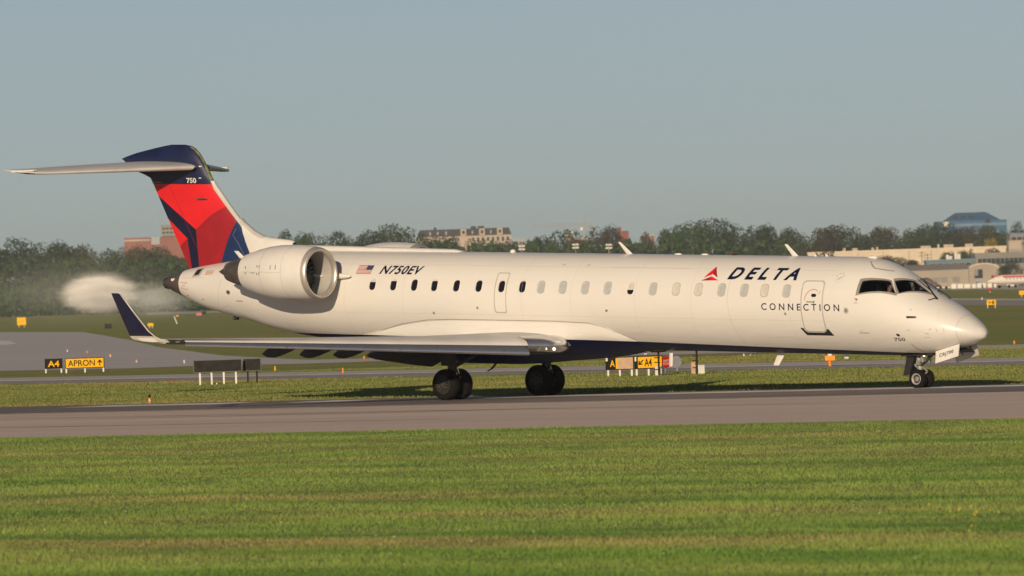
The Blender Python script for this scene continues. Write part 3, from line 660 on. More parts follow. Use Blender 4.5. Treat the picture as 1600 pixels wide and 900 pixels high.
for u in (8.35, 7.4): MB().loft([[L(u + r * 1.5 * math.cos(b), r * math.sin(b), 1.335 + h) for b in np.linspace(0, 2 * math.pi, 12, endpoint=False)] for r, h in ((.09, 0), (.08, .03), (.02, .05))]).build('crown_antenna', M['white'], fus, True)
MB().loft([[L(6.35 + r * math.cos(b), r * math.sin(b), 1.335 + h) for b in np.linspace(0, 2 * math.pi, 12, endpoint=False)] for r, h in ((.08, 0), (.08, .025), (.05, .05), (.01, .06))]).build('beacon', M['redlamp'], fus, True)
MB().loft([[L(1.55 + r * 2 * math.cos(b), r * math.sin(b), 1.30 + h) for b in np.linspace(0, 2 * math.pi, 12, endpoint=False)] for r, h in ((.09, 0), (.08, .06), (.02, .08))]).build('crown_antenna', M['white'], fus, True)
for u, w in ((11.85, 1.02), (10.95, 1.02)): patch_skin('step_mark', [(u, w), (u - .10, w + .005), (u - .12, w + .03), (u - .04, w + .012)], M['dkred'], fus)
# dorsal strip on the crown (antenna fairing)
secs = []
for u in [16.15, 16.3, 16.5] + seam_us(17, 21.6, 10) + [22.0]:
    hgt = .0 if u == 16.15 else (.045 if u == 16.3 else .075 + .012 * (u - 16.5)); wd = .10 if u < 16.3 else .16
    secs.append([L(u, wd * math.cos(b), 1.315 + (hgt + .03) * max(0, math.sin(b)) ** .5) for b in np.linspace(0, math.pi, 9)])
MB().loft(secs).build('dorsal_fairing', M['white'], fus, True, 50)
# ---- belly fairing round the wing root
def fair(u, v, w): return L(u, v, w)
secs = []
for u in seam_us(9.25, 19.4, 40):
    f = (u - 9.25) / 10.15; e = math.sin(math.pi * min(1, max(0, f))) ** .55
    if f < .14: tw = -1.06 + .5 * math.sin(f / .14 * math.pi / 2)
    elif f > .62: tw = -1.06 + .5 * math.cos((f - .62) / .38 * math.pi / 2)
    else: tw = -.56
    bw = float(hermite([9.25, 10.3, 11.24, 12.17, 13.1, 14.5, 16, 17.5, 19.4], [-1.33, -1.52, -1.62, -1.69, -1.77, -1.84, -1.84, -1.66, -1.30], u)[0])
    P = []
    v0 = RF * math.cos(math.asin(tw / RF)) - .015; bulge = .26 * e
    for j in range(33):                                # from starboard top round the keel to port top
        b = math.pi * j / 32; cv = math.cos(b); sb = math.sin(b); ca = abs(cv)
        f2 = sb ** 1.15; vv = math.copysign(v0 * max(0, 1 - f2 ** 1.25) ** .5 + bulge * 1.1 * math.sin(math.pi * f2) ** 1.6, cv) if j != 16 else 0.0; P.append(L(u, vv, tw - (tw - bw) * f2))
    secs.append(P)
bf = MB().loft(secs, cap=False, closed=False).build('belly_fairing', M['paint'], plane, True)
strip_skin('fairing_seam', [(19.3, -1.06), (18.6, -.93), (17.6, -.70), (16.6, -.575), (15.7, -.545), (11.9, -.54), (10.7, -.575), (10.2, -.68), (9.7, -.85), (9.25, -1.05)], .016, M['seam'], fus, .012)
# ---- aerofoils
def foil(n=14, t=.12, camber=.015, cut=1.0):
    up = []; lo = []
    for i in range(n + 1):
        x = (1 - math.cos(math.pi * i / n)) / 2 * cut
        y = 5 * t * (.2969 * math.sqrt(x) - .126 * x - .3516 * x * x + .2843 * x ** 3 - .1036 * x ** 4); c_ = camber * 4 * x * (1 - x)
        up.append((x, c_ + y)); lo.append((x, c_ - y))
    return up[::-1] + lo[1:]
WV = [1.0, 1.6, 2.5, 4.0, 5.6, 7.3, 9.0, 10.6, 10.9]
def w_le(v): return 11.3 + (v - 1.6) * .6944 if v > 1.6 else 11.3 + (1.6 - v) * .35
def w_te(v): return 16.3 if v <= 4 else 16.3 + (v - 4) * .3864
def w_mid(v): return -1.225 + (v - 1.6) * .0272
def w_th(v): return .125 - (v - 1) * .0022
def build_wing(sg):
    nm = {1: 'starboard', -1: 'port'}[sg]
    def pt(v, x, y):                                    # chord fraction -> body
        c_ = w_te(v) - w_le(v); return L(w_le(v) + x * c_, sg * v, w_mid(v) + y * c_)
    wb = MB()
    secs = []
    for v in WV: secs.append([pt(v, x, y) for x, y in foil(16, w_th(v), .012, .80 if v < 7.6 else .80)])
    n = len(secs[0]); F = []; wb.loft(secs)
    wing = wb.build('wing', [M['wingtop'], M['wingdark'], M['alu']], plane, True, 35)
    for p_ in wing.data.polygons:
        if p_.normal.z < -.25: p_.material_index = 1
    # leading-edge nose of the inboard bay, bare metal
    lb = MB(); lb.loft([[pt(v, x - .004, y * 1.02) for x, y in [(.10, .058), (.06, .050), (.03, .038), (.012, .025), (.002, .008), (.002, -.006), (.012, -.018), (.03, -.028), (.05, -.035)]] for v in (1.25, 1.6, 2.0, 2.46)], closed=False)
    lb.build('leading_edge', M['alu'], wing, True)
    # extended slats
    def slat(v0, v1, name):
        sl = MB(); secs = []
        for i in range(7):
            v = v0 + (v1 - v0) * i / 6; cs_ = .50 - (v - 2.5) * .0355
            prof = [(.62, .27), (.42, .19), (.22, .06), (.05, -.09), (-.08, -.23), (-.17, -.35), (-.21, -.45), (-.20, -.53), (-.14, -.58), (-.04, -.585), (.02, -.50), (.0, -.36), (.08, -.20), (.18, -.06), (.34, .07), (.62, .235)]
            secs.append([L(w_le(v) + (a - .05) * cs_, sg * v, w_mid(v) + .012 + b * cs_) for a, b in prof])
        sl.loft(secs); o = sl.build(name, M['alu'], wing, True, 40)
        return o
    slat(2.5, 5.55, 'slat'); slat(5.57, 8.2, 'slat'); slat(8.22, 10.55, 'slat')
    # landing light in the wing root
    def le_pt(v, y, off): return L(w_le(v) - off, sg * v, w_mid(v) + y)
    wl_ = MB(); V = []
    q = [(1.70, -.02), (2.14, -.02), (2.20, -.155), (1.74, -.155)]
    def le_x(v, y):                                    # leading-edge surface forward limit at height y
        c_ = w_te(v) - w_le(v); yy = abs(y / c_); return w_le(v) + c_ * min(.06, (yy / .048) ** 2 * .03) - .03
    V = [L(le_x(v, y) , sg * v, w_mid(v) + y) for v, y in q]; V += [p_ + Vector((-.05, 0, 0)) for p_ in V]
    wl_.add(V, [(0, 1, 2, 3), (4, 7, 6, 5), (0, 4, 5, 1), (1, 5, 6, 2), (2, 6, 7, 3), (3, 7, 4, 0)]); ll = wl_.build('landing_light', M['lens'], wing)
    for vv, mt in ((1.83, 'lamp'), (2.03, 'chrome')):
        MB().tube(L(le_x(vv, -.09) + .01, sg * vv, w_mid(vv) - .09), L(le_x(vv, -.09) - .012, sg * vv, w_mid(vv) - .09), .042, .036, 12).build('lamp', M[mt], ll)
    # flaps, drooped, and aileron
    def panel(v0, v1, name, f0, deg, dz, chordf, mat):
        pb_ = MB(); secs = []
        for i in range(4):
            v = v0 + (v1 - v0) * i / 3; c_ = w_te(v) - w_le(v); cc = c_ * chordf
            for_ = [(x, y) for x, y in foil(8, .13, .0)]
            ca, sa = math.cos(R(deg)), math.sin(R(deg))
            secs.append([L(w_le(v) + f0 * c_ + cc * (x * ca + y * sa), sg * v, w_mid(v) + dz * c_ + cc * (y * ca - x * sa)) for x, y in for_])
        return pb_.loft(secs).build(name, mat, wing, True, 40)
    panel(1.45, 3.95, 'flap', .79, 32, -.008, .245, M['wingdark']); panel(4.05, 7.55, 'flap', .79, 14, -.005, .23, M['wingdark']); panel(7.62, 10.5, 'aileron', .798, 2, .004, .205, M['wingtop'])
    for v in (2.55, 3.65, 4.75, 5.75, 6.85):           # flap track fairings
        c_ = w_te(v) - w_le(v); secs = []
        for f, r_, dz in ((-1.0, .02, .0), (-.6, .11, -.07), (-.2, .15, -.15), (.10, .145, -.22), (.36, .10, -.27), (.55, .02, -.30)):
            secs.append([L(w_te(v) + f * .95, sg * (v + r_ * .75 * math.cos(b)), w_mid(v) - .07 * (c_ / 4) + dz * 1.0 + r_ * 1.2 * math.sin(b)) for b in np.linspace(0, 2 * math.pi, 12, endpoint=False)])
        MB().loft(secs).build('flap_track_fairing', M['wingdark'], wing, True, 50)
    # winglet
    secs = []
    for (u0, u1, v, w) in ((17.80, 18.98, 10.88, -.965), (17.92, 19.02, 11.02, -.93), (18.12, 19.06, 11.10, -.83), (18.30, 19.08, 11.17, -.68), (18.62, 19.16, 11.40, -.15), (18.90, 19.235, 11.60, .34), (18.97, 19.24, 11.61, .37)):
        c_ = u1 - u0; tw_ = .10
        sl = (1.0, 0) if w < -.95 else (.45, .9) if w < -.9 else (.94, .34)
        secs.append([L(u0 + x * c_, sg * (v + (y * c_) * (sl[0] if w >= -.9 else 0)), w + y * c_ * (1 if w < -.9 else .25)) for x, y in foil(10, tw_, .0)])
    wg = MB().loft(secs).build('winglet', [M['navy'], M['white'], M['alu']], wing, True, 50)
    for p_ in wg.data.polygons:
        c0 = p_.center; u = -c0.x; w = c0.z - Z_AX - K_PITCH * u
        if w < -.78: p_.material_index = 1
    eb = MB(); eb.loft([[L(u0 - .02, sg * v, w) + Vector((dx, dy, 0)) for dx, dy in ((.012, 0), (-.03, .02), (-.03, -.02))] for (u0, v, w) in ((17.82, 10.9, -.96), (17.93, 11.02, -.925), (18.12, 11.10, -.83), (18.30, 11.17, -.68), (18.62, 11.40, -.15), (18.90, 11.60, .34))]); eb.build('winglet_leading_edge', M['lightalu'], wg, True)
    # wing-tip light bay
    tb_ = MB(); tb_.loft([[L(w_le(v) - .05 + d, sg * v, w_mid(v) + y) for d, y in ((0, -.07), (-.02, -.02), (.02, .05), (.2, .06), (.2, -.07))] for v in (10.58, 10.9)]); tl_ = tb_.build('navigation_light', M['dark'], wing)
    MB().box(L(w_le(10.75) - .07, sg * 10.75, w_mid(10.75) + .0), (.04, .16, .05)).build('lamp', M['lens'], tl_)
    return wing
build_wing(1); build_wing(-1)

# ---- engines
def ring_secs(u0v, cv, cw, prof, n=48):
    return [[L(u, cv + r_ * math.cos(2 * math.pi * j / n), cw + r_ * math.sin(2 * math.pi * j / n)) for j in range(n)] for u, r_ in prof]
def build_engine(sg):
    cv, cw = sg * 2.25, .735
    eng = MB().loft(ring_secs(0, cv, cw, [(19.80, .758), (19.95, .785), (20.3, .805), (20.7, .81), (21.1, .795), (21.5, .745), (21.85, .675), (22.15, .595), (22.38, .525), (22.37, .505), (22.0, .54)]), cap=False).build('engine_nacelle', M['white'], plane, True, 50)
    MB().loft(ring_secs(0, cv, cw, [(19.80, .757), (19.72, .745), (19.66, .722), (19.635, .69), (19.65, .655), (19.72, .632), (19.80, .622)]), cap=False).build('inlet_lip', M['lip'], eng, True)
    MB().loft(ring_secs(0, cv, cw, [(19.80, .621), (20.0, .61), (20.25, .615), (20.45, .62)]), cap=False).build('inlet_duct', M['liner'], eng, True)
    fan = MB().loft(ring_secs(0, cv, cw, [(20.45, .62), (20.47, .01)])).build('fan_disc', M['fan'], eng)
    for k_ in range(22):
        a = 2 * math.pi * k_ / 22; d1 = Vector((0, -math.cos(a), math.sin(a))); d2 = Vector((0, math.sin(a), math.cos(a))); c0 = L(20.42, cv, cw)
        MB().add([c0 + d1 * .17 - d2 * .04 + Vector((.03, 0, 0)), c0 + d1 * .17 + d2 * .04 + Vector((-.03, 0, 0)), c0 + d1 * .60 + d2 * .09 + Vector((-.05, 0, 0)), c0 + d1 * .60 - d2 * .06 + Vector((.05, 0, 0))], [(0, 1, 2, 3)]).build('fan_blade', M['core'], fan)
    MB().loft(ring_secs(0, cv, cw, [(20.44, .18), (20.3, .14), (20.18, .07), (20.12, .005)], 24)).build('spinner', M['dark'], fan, True)
    MB().loft(ring_secs(0, cv, cw, [(21.9, .50), (22.30, .475), (22.42, .465)])).build('fan_nozzle_ring', M['alu'], eng, True)
    MB().loft(ring_secs(0, cv, cw, [(22.2, .46), (22.5, .435), (22.8, .375), (23.08, .30), (23.18, .265), (23.17, .235), (22.95, .24)])).build('core_cowl', M['core'], eng, True, 50)
    MB().loft(ring_secs(0, cv, cw, [(22.9, .2), (23.15, .185), (23.4, .09), (23.56, .012)], 24)).build('exhaust_plug', M['plug'], eng, True)
    # pylon
    secs = []
    for vv in (1.0, 1.35, 1.7):
        secs.append([L(19.75 + (vv - 1.0) * .45 + x * (3.6 - (vv - 1) * .9), sg * vv, cw - .10 + y * 1.6) for x, y in foil(12, .075, 0)])
    MB().loft(secs).build('pylon', M['white'], eng, True, 50)
    secs = []
    for u, r_ in ((19.36, .02), (19.45, .055), (19.62, .075), (19.9, .10), (20.5, .12)):
        secs.append([L(u, sg * (1.30 + .10 * (u - 19.2) + r_ * .8 * math.cos(b)), cw - .10 + r_ * math.sin(b)) for b in np.linspace(0, 2 * math.pi, 12, endpoint=False)])
    MB().loft(secs).build('pylon_nose', M['white'], eng, True)
    # latches, seams and panels on the cowl
    def cowl_r(u): return float(hermite([19.80, 19.95, 20.3, 20.7, 21.1, 21.5, 21.85, 22.15, 22.38], [.758, .785, .805, .81, .795, .745, .675, .595, .525], u)[0])
    def cp(u, a, off=.004): r_ = cowl_r(u) + off; return L(u, cv + sg * r_ * math.cos(a), cw + r_ * math.sin(a))
    def cstrip(name, pts, wd, mat, off=.004):
        V = []
        for i, (u, a) in enumerate(pts):
            j0, j1 = max(0, i - 1), min(len(pts) - 1, i + 1); du, da = pts[j1][0] - pts[j0][0], (pts[j1][1] - pts[j0][1]) * .8; q = math.hypot(du, da)
            V += [cp(u - da / q * wd / 2, a + du / q * wd / 2 / .8, off), cp(u + da / q * wd / 2, a - du / q * wd / 2 / .8, off)]
        return mesh_obj(name, V, [(2 * i, 2 * i + 2, 2 * i + 3, 2 * i + 1) for i in range(len(pts) - 1)], mat, eng)
    for u in (20.5, 21.35): cstrip('cowl_seam', [(u, R(b)) for b in range(-85, 100, 5)], .010, M['outline'])
    cstrip('cowl_seam', [(u, R(2)) for u in seam_us(20.5, 22.3, 8)], .008, M['outline'])
    for u in (20.70, 20.90): cstrip('cowl_latch', [(u, R(8)), (u, R(17))], .02, M['dark'], .006)
    for u in (21.46, 21.36, 22.0): cstrip('cowl_latch', [(u, R(-4)), (u, R(17))], .03, M['strutdark'], .006)
    cstrip('cowl_stencil', [(21.55, R(0)), (21.75, R(0))], .02, M['grey'])
    return eng
build_engine(1); build_engine(-1)
# drain strake by the aft cowl
blade('strake', 24.05, 1.0, .35, .30, .25, .15, thick=.05, v=.55)

# ---- fin with painted panels
def fin_le(w): return float(np.interp(w, [.6, 1.31, 1.472, 2.054, 2.45, 3.217, 3.5, 3.75, 3.95, 4.15, 4.28, 4.36, 4.40], [24.4, 23.96, 24.102, 24.55, 24.92, 25.603, 25.78, 25.92, 26.05, 26.20, 26.35, 26.50, 26.75])) if w > 1.4 else float(np.interp(w, [.6, 1.4], [23.4, 24.04]))
def fin_te(w): return float(np.interp(w, [.6, .78, 2.245, 3.38, 3.45, 3.62, 3.98, 4.12, 4.25, 4.34, 4.40], [26.65, 26.76, 27.544, 28.14, 28.22, 28.75, 29.30, 28.85, 28.2, 27.7, 27.3]))
def fin_th(w): return float(np.interp(w, [.6, 3.2, 3.6, 3.98, 4.2, 4.36, 4.40], [.36, .27, .40, .46, .36, .20, .06]))
secs = []
for w in [.55, .8, 1.1, 1.42, 1.7, 2.05, 2.45, 2.8, 3.1, 3.3, 3.42, 3.5, 3.62, 3.75, 3.88, 3.98, 4.06, 4.15, 4.24, 4.31, 4.36, 4.39, 4.40]:
    a, b = fin_le(w), fin_te(w); th_ = fin_th(w); secs.append([L(a + x * (b - a), y / .12 * th_, w) for x, y in foil(18, .12, 0)])
FMATS = [M['navy'], M['red'], M['dkred'], M['navyr'], M['white'], M['alu'], M['navytop'], M['erode']]
fin = MB().loft(secs).build('fin', FMATS, plane)
polys = [  # (u, w) outlines, first match wins
    (6, [(24, 3.235), (30, 3.235), (30, 5), (24, 5)]),
    (1, [(28.6, 3.235), (28.007, 2.975), (26.343, 1.90), (25.757, 2.304), (25.115, 2.613), (24.4, 2.9), (25.2, 3.235)]),
    (2, [(26.343, 1.90), (25.757, 2.304), (25.115, 2.613), (24.5, 2.9), (24.2, 2.4), (24.76, 2.146), (25.032, 1.652), (25.345, .968), (25.42, .4), (26.29, .4)]),
    (0, [(28.3, 3.16), (28.007, 2.975), (26.343, 1.90), (26.232, .851), (26.20, .4), (26.62, .4), (26.645, .813), (26.734, 1.637), (27.655, 2.315), (28.2, 2.75)]),
    (1, [(27.655, 2.315), (26.734, 1.637), (27.126, 1.374), (27.6, 1.0), (28.5, 2.9)]),
    (2, [(26.734, 1.637), (27.126, 1.374), (27.6, 1.0), (27.2, .4), (26.61, .4), (26.645, .813)]),
    (3, [(24.76, 2.146), (25.032, 1.652), (25.345, .968), (25.42, .4), (23.0, .4), (23.96, 1.315), (24.102, 1.472), (24.2, 2.4)]),
]
bm = bmesh.new(); bm.from_mesh(fin.data)
cuts = set()
for _, pl in polys:
    for a, b in zip(pl, pl[1:] + pl[:1]): cuts.add((a, b))
for a, b in cuts:
    pa, pb2 = L(a[0], 0, a[1]), L(b[0], 0, b[1]); nn_ = (pb2 - pa).cross(Vector((0, 1, 0)))
    if nn_.length > 1e-6: bmesh.ops.bisect_plane(bm, geom=bm.verts[:] + bm.edges[:] + bm.faces[:], plane_co=pa, plane_no=nn_.normalized())
def inside(p_, poly):
    x, y = p_; c_ = False
    for (x0, y0), (x1, y1) in zip(poly, poly[1:] + poly[:1]):
        if (y0 > y) != (y1 > y) and x < (x1 - x0) * (y - y0) / (y1 - y0) + x0: c_ = not c_
    return c_
for f in bm.faces:
    c0 = f.calc_center_median(); u = -c0.x; w = c0.z - Z_AX - K_PITCH * u; f.material_index = 4; f.smooth = True
    for mi_, pl in polys:
        if inside((u, w), pl): f.material_index = mi_; break
bm.to_mesh(fin.data); bm.free()
fin.data.polygons.foreach_set('use_smooth', [True] * len(fin.data.polygons)); fin.data.set_sharp_from_angle(angle=R(50))
# bare leading edge and worn cap edge, dorsal fillet with its blunt intake
def le_strip(name, ws, fwd, wid, mat, thick):
    secs = []
    for w in ws:
        u = fin_le(w); secs.append([L(u - fwd + wid * a, thick * b, w) for a, b in ((0, 0), (.12, .55), (.4, .85), (1, 1.05), (1, -1.05), (.4, -.85), (.12, -.55))])
    return MB().loft(secs).build(name, mat, fin, True, 50)
le_strip('fin_leading_edge', [1.95, 2.1, 2.3, 2.6, 2.9, 3.22, 3.34], .05, .17, M['lightalu'], .075)
le_strip('worn_cap_edge', [3.36, 3.5, 3.75, 3.95, 4.15, 4.28, 4.34], .012, .13, M['erode'], .075)
secs = []
for u, top, wd in ((22.60, 1.55, .12), (22.64, 1.60, .145), (22.75, 1.625, .16), (23.1, 1.655, .17), (23.5, 1.69, .17), (23.85, 1.74, .165), (24.1, 1.84, .15), (24.3, 1.96, .13), (24.5, 2.10, .11), (24.62, 2.2, .09)):
    secs.append([L(u, wd * math.cos(b), 1.05 + (top - 1.05) * max(0, math.sin(b)) ** .45) for b in np.linspace(0, math.pi, 13)])
df = MB().loft(secs).build('dorsal_fin', M['white'], fin, True, 50)
MB().loft([[L(22.595, .08 * math.cos(b), 1.50 + .055 * math.sin(b)) for b in np.linspace(0, 2 * math.pi, 12, endpoint=False)], [L(22.61, .08 * math.cos(b), 1.50 + .055 * math.sin(b)) for b in np.linspace(0, 2 * math.pi, 12, endpoint=False)]]).build('ram_air_intake', M['dark'], df)
# bare metal curve between fin edge and dorsal fin
secs = []
for u, top in ((23.70, 1.70), (23.85, 1.76), (24.1, 1.865), (24.3, 1.99), (24.5, 2.13), (24.62, 2.24)): secs.append([L(u, .10 * math.cos(b), top - .10 + .12 * max(0, math.sin(b)) ** .6) for b in np.linspace(0, math.pi, 9)])
MB().loft(secs).build('dorsal_edge_cap', M['lightalu'], fin, True, 60)
def fin_side(u, w, off): 
    a, b = fin_le(w), fin_te(w); x = min(1, max(0, (u - a) / (b - a))); y = 5 * .12 * (.2969 * math.sqrt(x) - .126 * x - .3516 * x * x + .2843 * x ** 3 - .1036 * x ** 4)
    return L(u, y / .12 * fin_th(w) + off, w)
V2, F2 = glyphs('750', 0, 1, .03); mesh_obj('fin_number', [fin_side(26.60 - x * .38, 3.268 + y * .155, .008) for x, y in V2], F2, M['flagwhite'], fin)
def fstrip(name, pts, wd, mat):
    V = []
    for i, (u, w) in enumerate(pts):
        j0, j1 = max(0, i - 1), min(len(pts) - 1, i + 1); du, dw = pts[j1][0] - pts[j0][0], pts[j1][1] - pts[j0][1]; q = math.hypot(du, dw)
        V += [fin_side(u - dw / q * wd / 2, w + du / q * wd / 2, .006), fin_side(u + dw / q * wd / 2, w - du / q * wd / 2, .006)]
    return mesh_obj(name, V, [(2 * i, 2 * i + 2, 2 * i + 3, 2 * i + 1) for i in range(len(pts) - 1)], mat, fin)
fstrip('rudder_seam', [(27.35 - .43 * i, 3.2 - .79 * i) for i in (0, .5, 1, 1.5, 2, 2.4, 2.8)], .012, M['dkred'])
fstrip('fin_top_stripe', [(28.12, 3.285), (27.7, 3.28)], .03, M['grey'])
for a, b in ((25.98, 3.86), (25.98, 3.52)): fstrip('cap_mark', [(a + .14, b - .1), (a + .05, b - .1)], .025, M['flagwhite'])
for pts in ([(25.45, 2.0), (25.15, 1.75), (25.3, 1.6), (25.6, 1.85), (25.45, 2.0)], [(25.55, 1.6), (25.4, 1.45), (25.5, 1.3), (25.7, 1.45), (25.55, 1.6)], [(24.75, 1.95), (24.85, 1.75), (24.65, 1.5), (24.35, 1.05)]): fstrip('access_panel_outline', pts, .010, M['dkred'] if pts[0][0] > 25 else M['grey'])
mst = MB(); mst.tube(fin_side(25.95, 2.82, 0), fin_side(25.95, 2.82, .10), .02).tube(fin_side(25.80, 2.825, .10), fin_side(26.2, 2.81, .10), .022, .012); mst.build('pitot_mast', M['alu'], fin)
# ---- tailplane
for sg in (1, -1):
    secs = []
    for v, a, b, w0, w1 in ((.05, 26.25, 28.55, 3.74, 3.90), (.35, 26.12, 28.62, 3.735, 3.89), (2.3, 27.42, 29.36, 3.66, 3.79), (4.0, 28.62, 30.0, 3.595, 3.69), (4.22, 28.85, 30.10, 3.60, 3.69), (4.29, 29.15, 30.12, 3.615, 3.69)):
        secs.append([L(a + x * (b - a), sg * v, w0 + (w1 - w0) * x + y * (b - a)) for x, y in foil(16, .09 if v < 4.25 else .05, -.005)])
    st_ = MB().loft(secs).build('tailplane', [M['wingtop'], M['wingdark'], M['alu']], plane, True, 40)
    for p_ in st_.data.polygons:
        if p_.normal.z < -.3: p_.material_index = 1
    lep = [(.35, 26.12, 3.735, 2.5), (2.3, 27.40, 3.66, 1.96), (4.0, 28.62, 3.595, 1.38), (4.22, 28.85, 3.60, 1.2)]
    MB().loft([[L(a - .012 + x * c_, sg * v, w0 + y * c_) for x, y in ((.05, .031), (.025, .023), (.008, .013), (0, 0), (.008, -.013), (.025, -.023), (.05, -.032))] for v, a, w0, c_ in lep], closed=False).build('tailplane_leading_edge', M['lightalu'], st_, True)
    MB().box(L(29.3, sg * 4.24, 3.655), (.9, .14, .05)).build('tip_cap', M['white'], st_)

# ---- landing gear
def wheel(c, r_, wd, rimr, parent, mrim, outboard):
    x0, y0, z0 = c; prof = [(-.5, .58), (-.5, .80), (-.44, .92), (-.3, .985), (0, 1.0), (.3, .985), (.44, .92), (.5, .80), (.5, .58)]
    n = 40
    def ring(y, q): return [(x0 + q * math.cos(2 * math.pi * j / n), y0 + y, max(.012, z0 + q * math.sin(2 * math.pi * j / n))) for j in range(n)]
    wh = MB().loft([ring(a * wd, b * r_) for a, b in prof], cap=False).build('wheel', M['rubber'], parent, True, 50)
    s_ = outboard * wd
    rm_ = MB().loft([ring(s_ * .5, r_ * .60), ring(s_ * .52, rimr), ring(s_ * .50, rimr * .90), ring(s_ * .34, rimr * .74)], cap=False).build('rim', mrim, wh, True, 35); MB().loft([ring(s_ * .34, rimr * .74), ring(s_ * .26, rimr * .60), ring(s_ * .26, rimr * .50)], cap=False).build('rim_recess', M['dark'], wh, True, 35); MB().loft([ring(s_ * .26, rimr * .50), ring(s_ * .44, rimr * .38), ring(s_ * .46, .004)], cap=False).build('hub', M['strut'] if mrim is M['rim'] else M['strutdark'], wh, True, 35)
    MB().loft([ring(-s_ * .45, r_ * .60), ring(-s_ * .40, rimr * .5), ring(-s_ * .42, .004)], cap=False).build('brake_drum', M['strutdark'], wh, True, 35)
    if mrim is M['rimdark']:
        for j in range(12):
            a = 2 * math.pi * j / 12; MB().tube((x0 + rimr * .42 * math.cos(a), y0 + s_ * .45, z0 + rimr * .42 * math.sin(a)), (x0 + rimr * .88 * math.cos(a), y0 + s_ * .45, z0 + rimr * .88 * math.sin(a)), .018, .014, 5).build('rim_rib', M['strutdark'], wh)
    return wh
for sg in (1, -1):
    c0 = G(15.03, sg * 2.06, .445); g_ = MB()
    g_.tube(c0, G(15.0, sg * 2.08, .80), .075, .075, 14); mg = g_.build('main_gear', M['chrome'], plane, True, 40)
    MB().tube(G(15.0, sg * 2.08, .72), G(14.95, sg * 2.15, 1.5), .13, .14, 14).build('oleo_cylinder', M['strutdark'], mg, True, 40)
    MB().tube(G(15.03, sg * 1.62, .445), G(15.03, sg * 2.50, .445), .06, .06, 12).build('axle', M['strutdark'], mg, True, 40)
    MB().tube(G(15.0, sg * 2.0, .95), G(14.9, sg * 1.05, 1.30), .06, .06, 10).build('side_brace', M['strutdark'], mg, True, 40)
    tq = MB(); tq.tube(G(14.88, sg * 2.06, .80), G(14.72, sg * 2.06, .64), .035).tube(G(14.72, sg * 2.06, .64), G(14.92, sg * 2.06, .50), .035); tq.build('torque_link', M['chrome'], mg)
    bl = MB()
    for q in (-.09, .02, .1): bl.tube(G(14.90, sg * 2.06 + q, .9), G(14.86, sg * 2.06 + q * 1.5, .66), .014, .014, 6).tube(G(14.86, sg * 2.06 + q * 1.5, .66), G(14.95, sg * 2.06 + q * 2.2, .47), .014, .014, 6)
    bl.box(G(14.86, sg * 2.06 + .05, .74), (.07, .16, .06)).box(G(14.88, sg * 2.06 - .04, .60), (.05, .10, .08)); bl.build('brake_lines', M['chrome'], mg)
    for q in (1, -1): wheel(G(15.03, sg * 2.06 + q * .275, .445), .445, .30, .25, mg, M['rimdark'], -q)
    MB().prism([G(14.75, sg * 2.36, 1.32), G(15.25, sg * 2.36, 1.34), G(15.18, sg * 2.34, .98), G(14.85, sg * 2.34, .98)], (0, .03, 0)).build('gear_door', M['wingdark'], mg)
# fix wheel sides: nose gear
ng = MB().tube(G(.02, 0, .26), G(.04, 0, .62), .045, .045, 12).build('nose_gear', M['chrome'], plane, True, 40)
MB().tube(G(.04, 0, .50), G(.10, 0, 1.05), .075, .085, 12).build('oleo_cylinder', M['strut'], ng, True, 40)
MB().tube(G(0, -.26, .262), G(0, .26, .262), .04, .04, 10).build('axle', M['strut'], ng, True)
for q in (1, -1): wheel(G(0, q * .185, .262), .262, .165, .15, ng, M['rim'], -q)
MB().tube(G(.05, 0, .50), G(.62, 0, 1.02), .035, .045, 8).build('drag_brace', M['strut'], ng)
MB().tube(G(.04, 0, .60), G(-.55, 0, 1.05), .04, .05, 8).build('drag_strut', M['strutdark'], ng)
tq = MB(); tq.tube(G(-.03, 0, .58), G(-.20, 0, .46), .025).tube(G(-.20, 0, .46), G(-.04, 0, .32), .025).box(G(-.12, .10, .78), (.14, .10, .10)).box(G(-.15, -.12, .74), (.12, .14, .10)).box(G(.0, .12, .70), (.12, .08, .12)).tube(G(-.1, .14, .9), G(-.16, .15, .70), .02).tube(G(-.2, -.05, .9), G(-.24, -.04, .68), .02); tq.build('steering_links', M['strut'], ng)
lx = MB(); lx.tube(G(-.14, .16, .92), G(-.22, .17, .92), .065, .055, 14); tl2 = lx.build('taxi_light', M['lens'], ng, True, 40); MB().tube(G(-.215, .17, .92), G(-.228, .17, .92), .05, .05, 14).build('lamp', M['lamp'], tl2)
lx = MB(); lx.tube(G(-.14, -.16, .92), G(-.22, -.17, .92), .065, .055, 14).build('taxi_light', M['lens'], ng, True, 40)
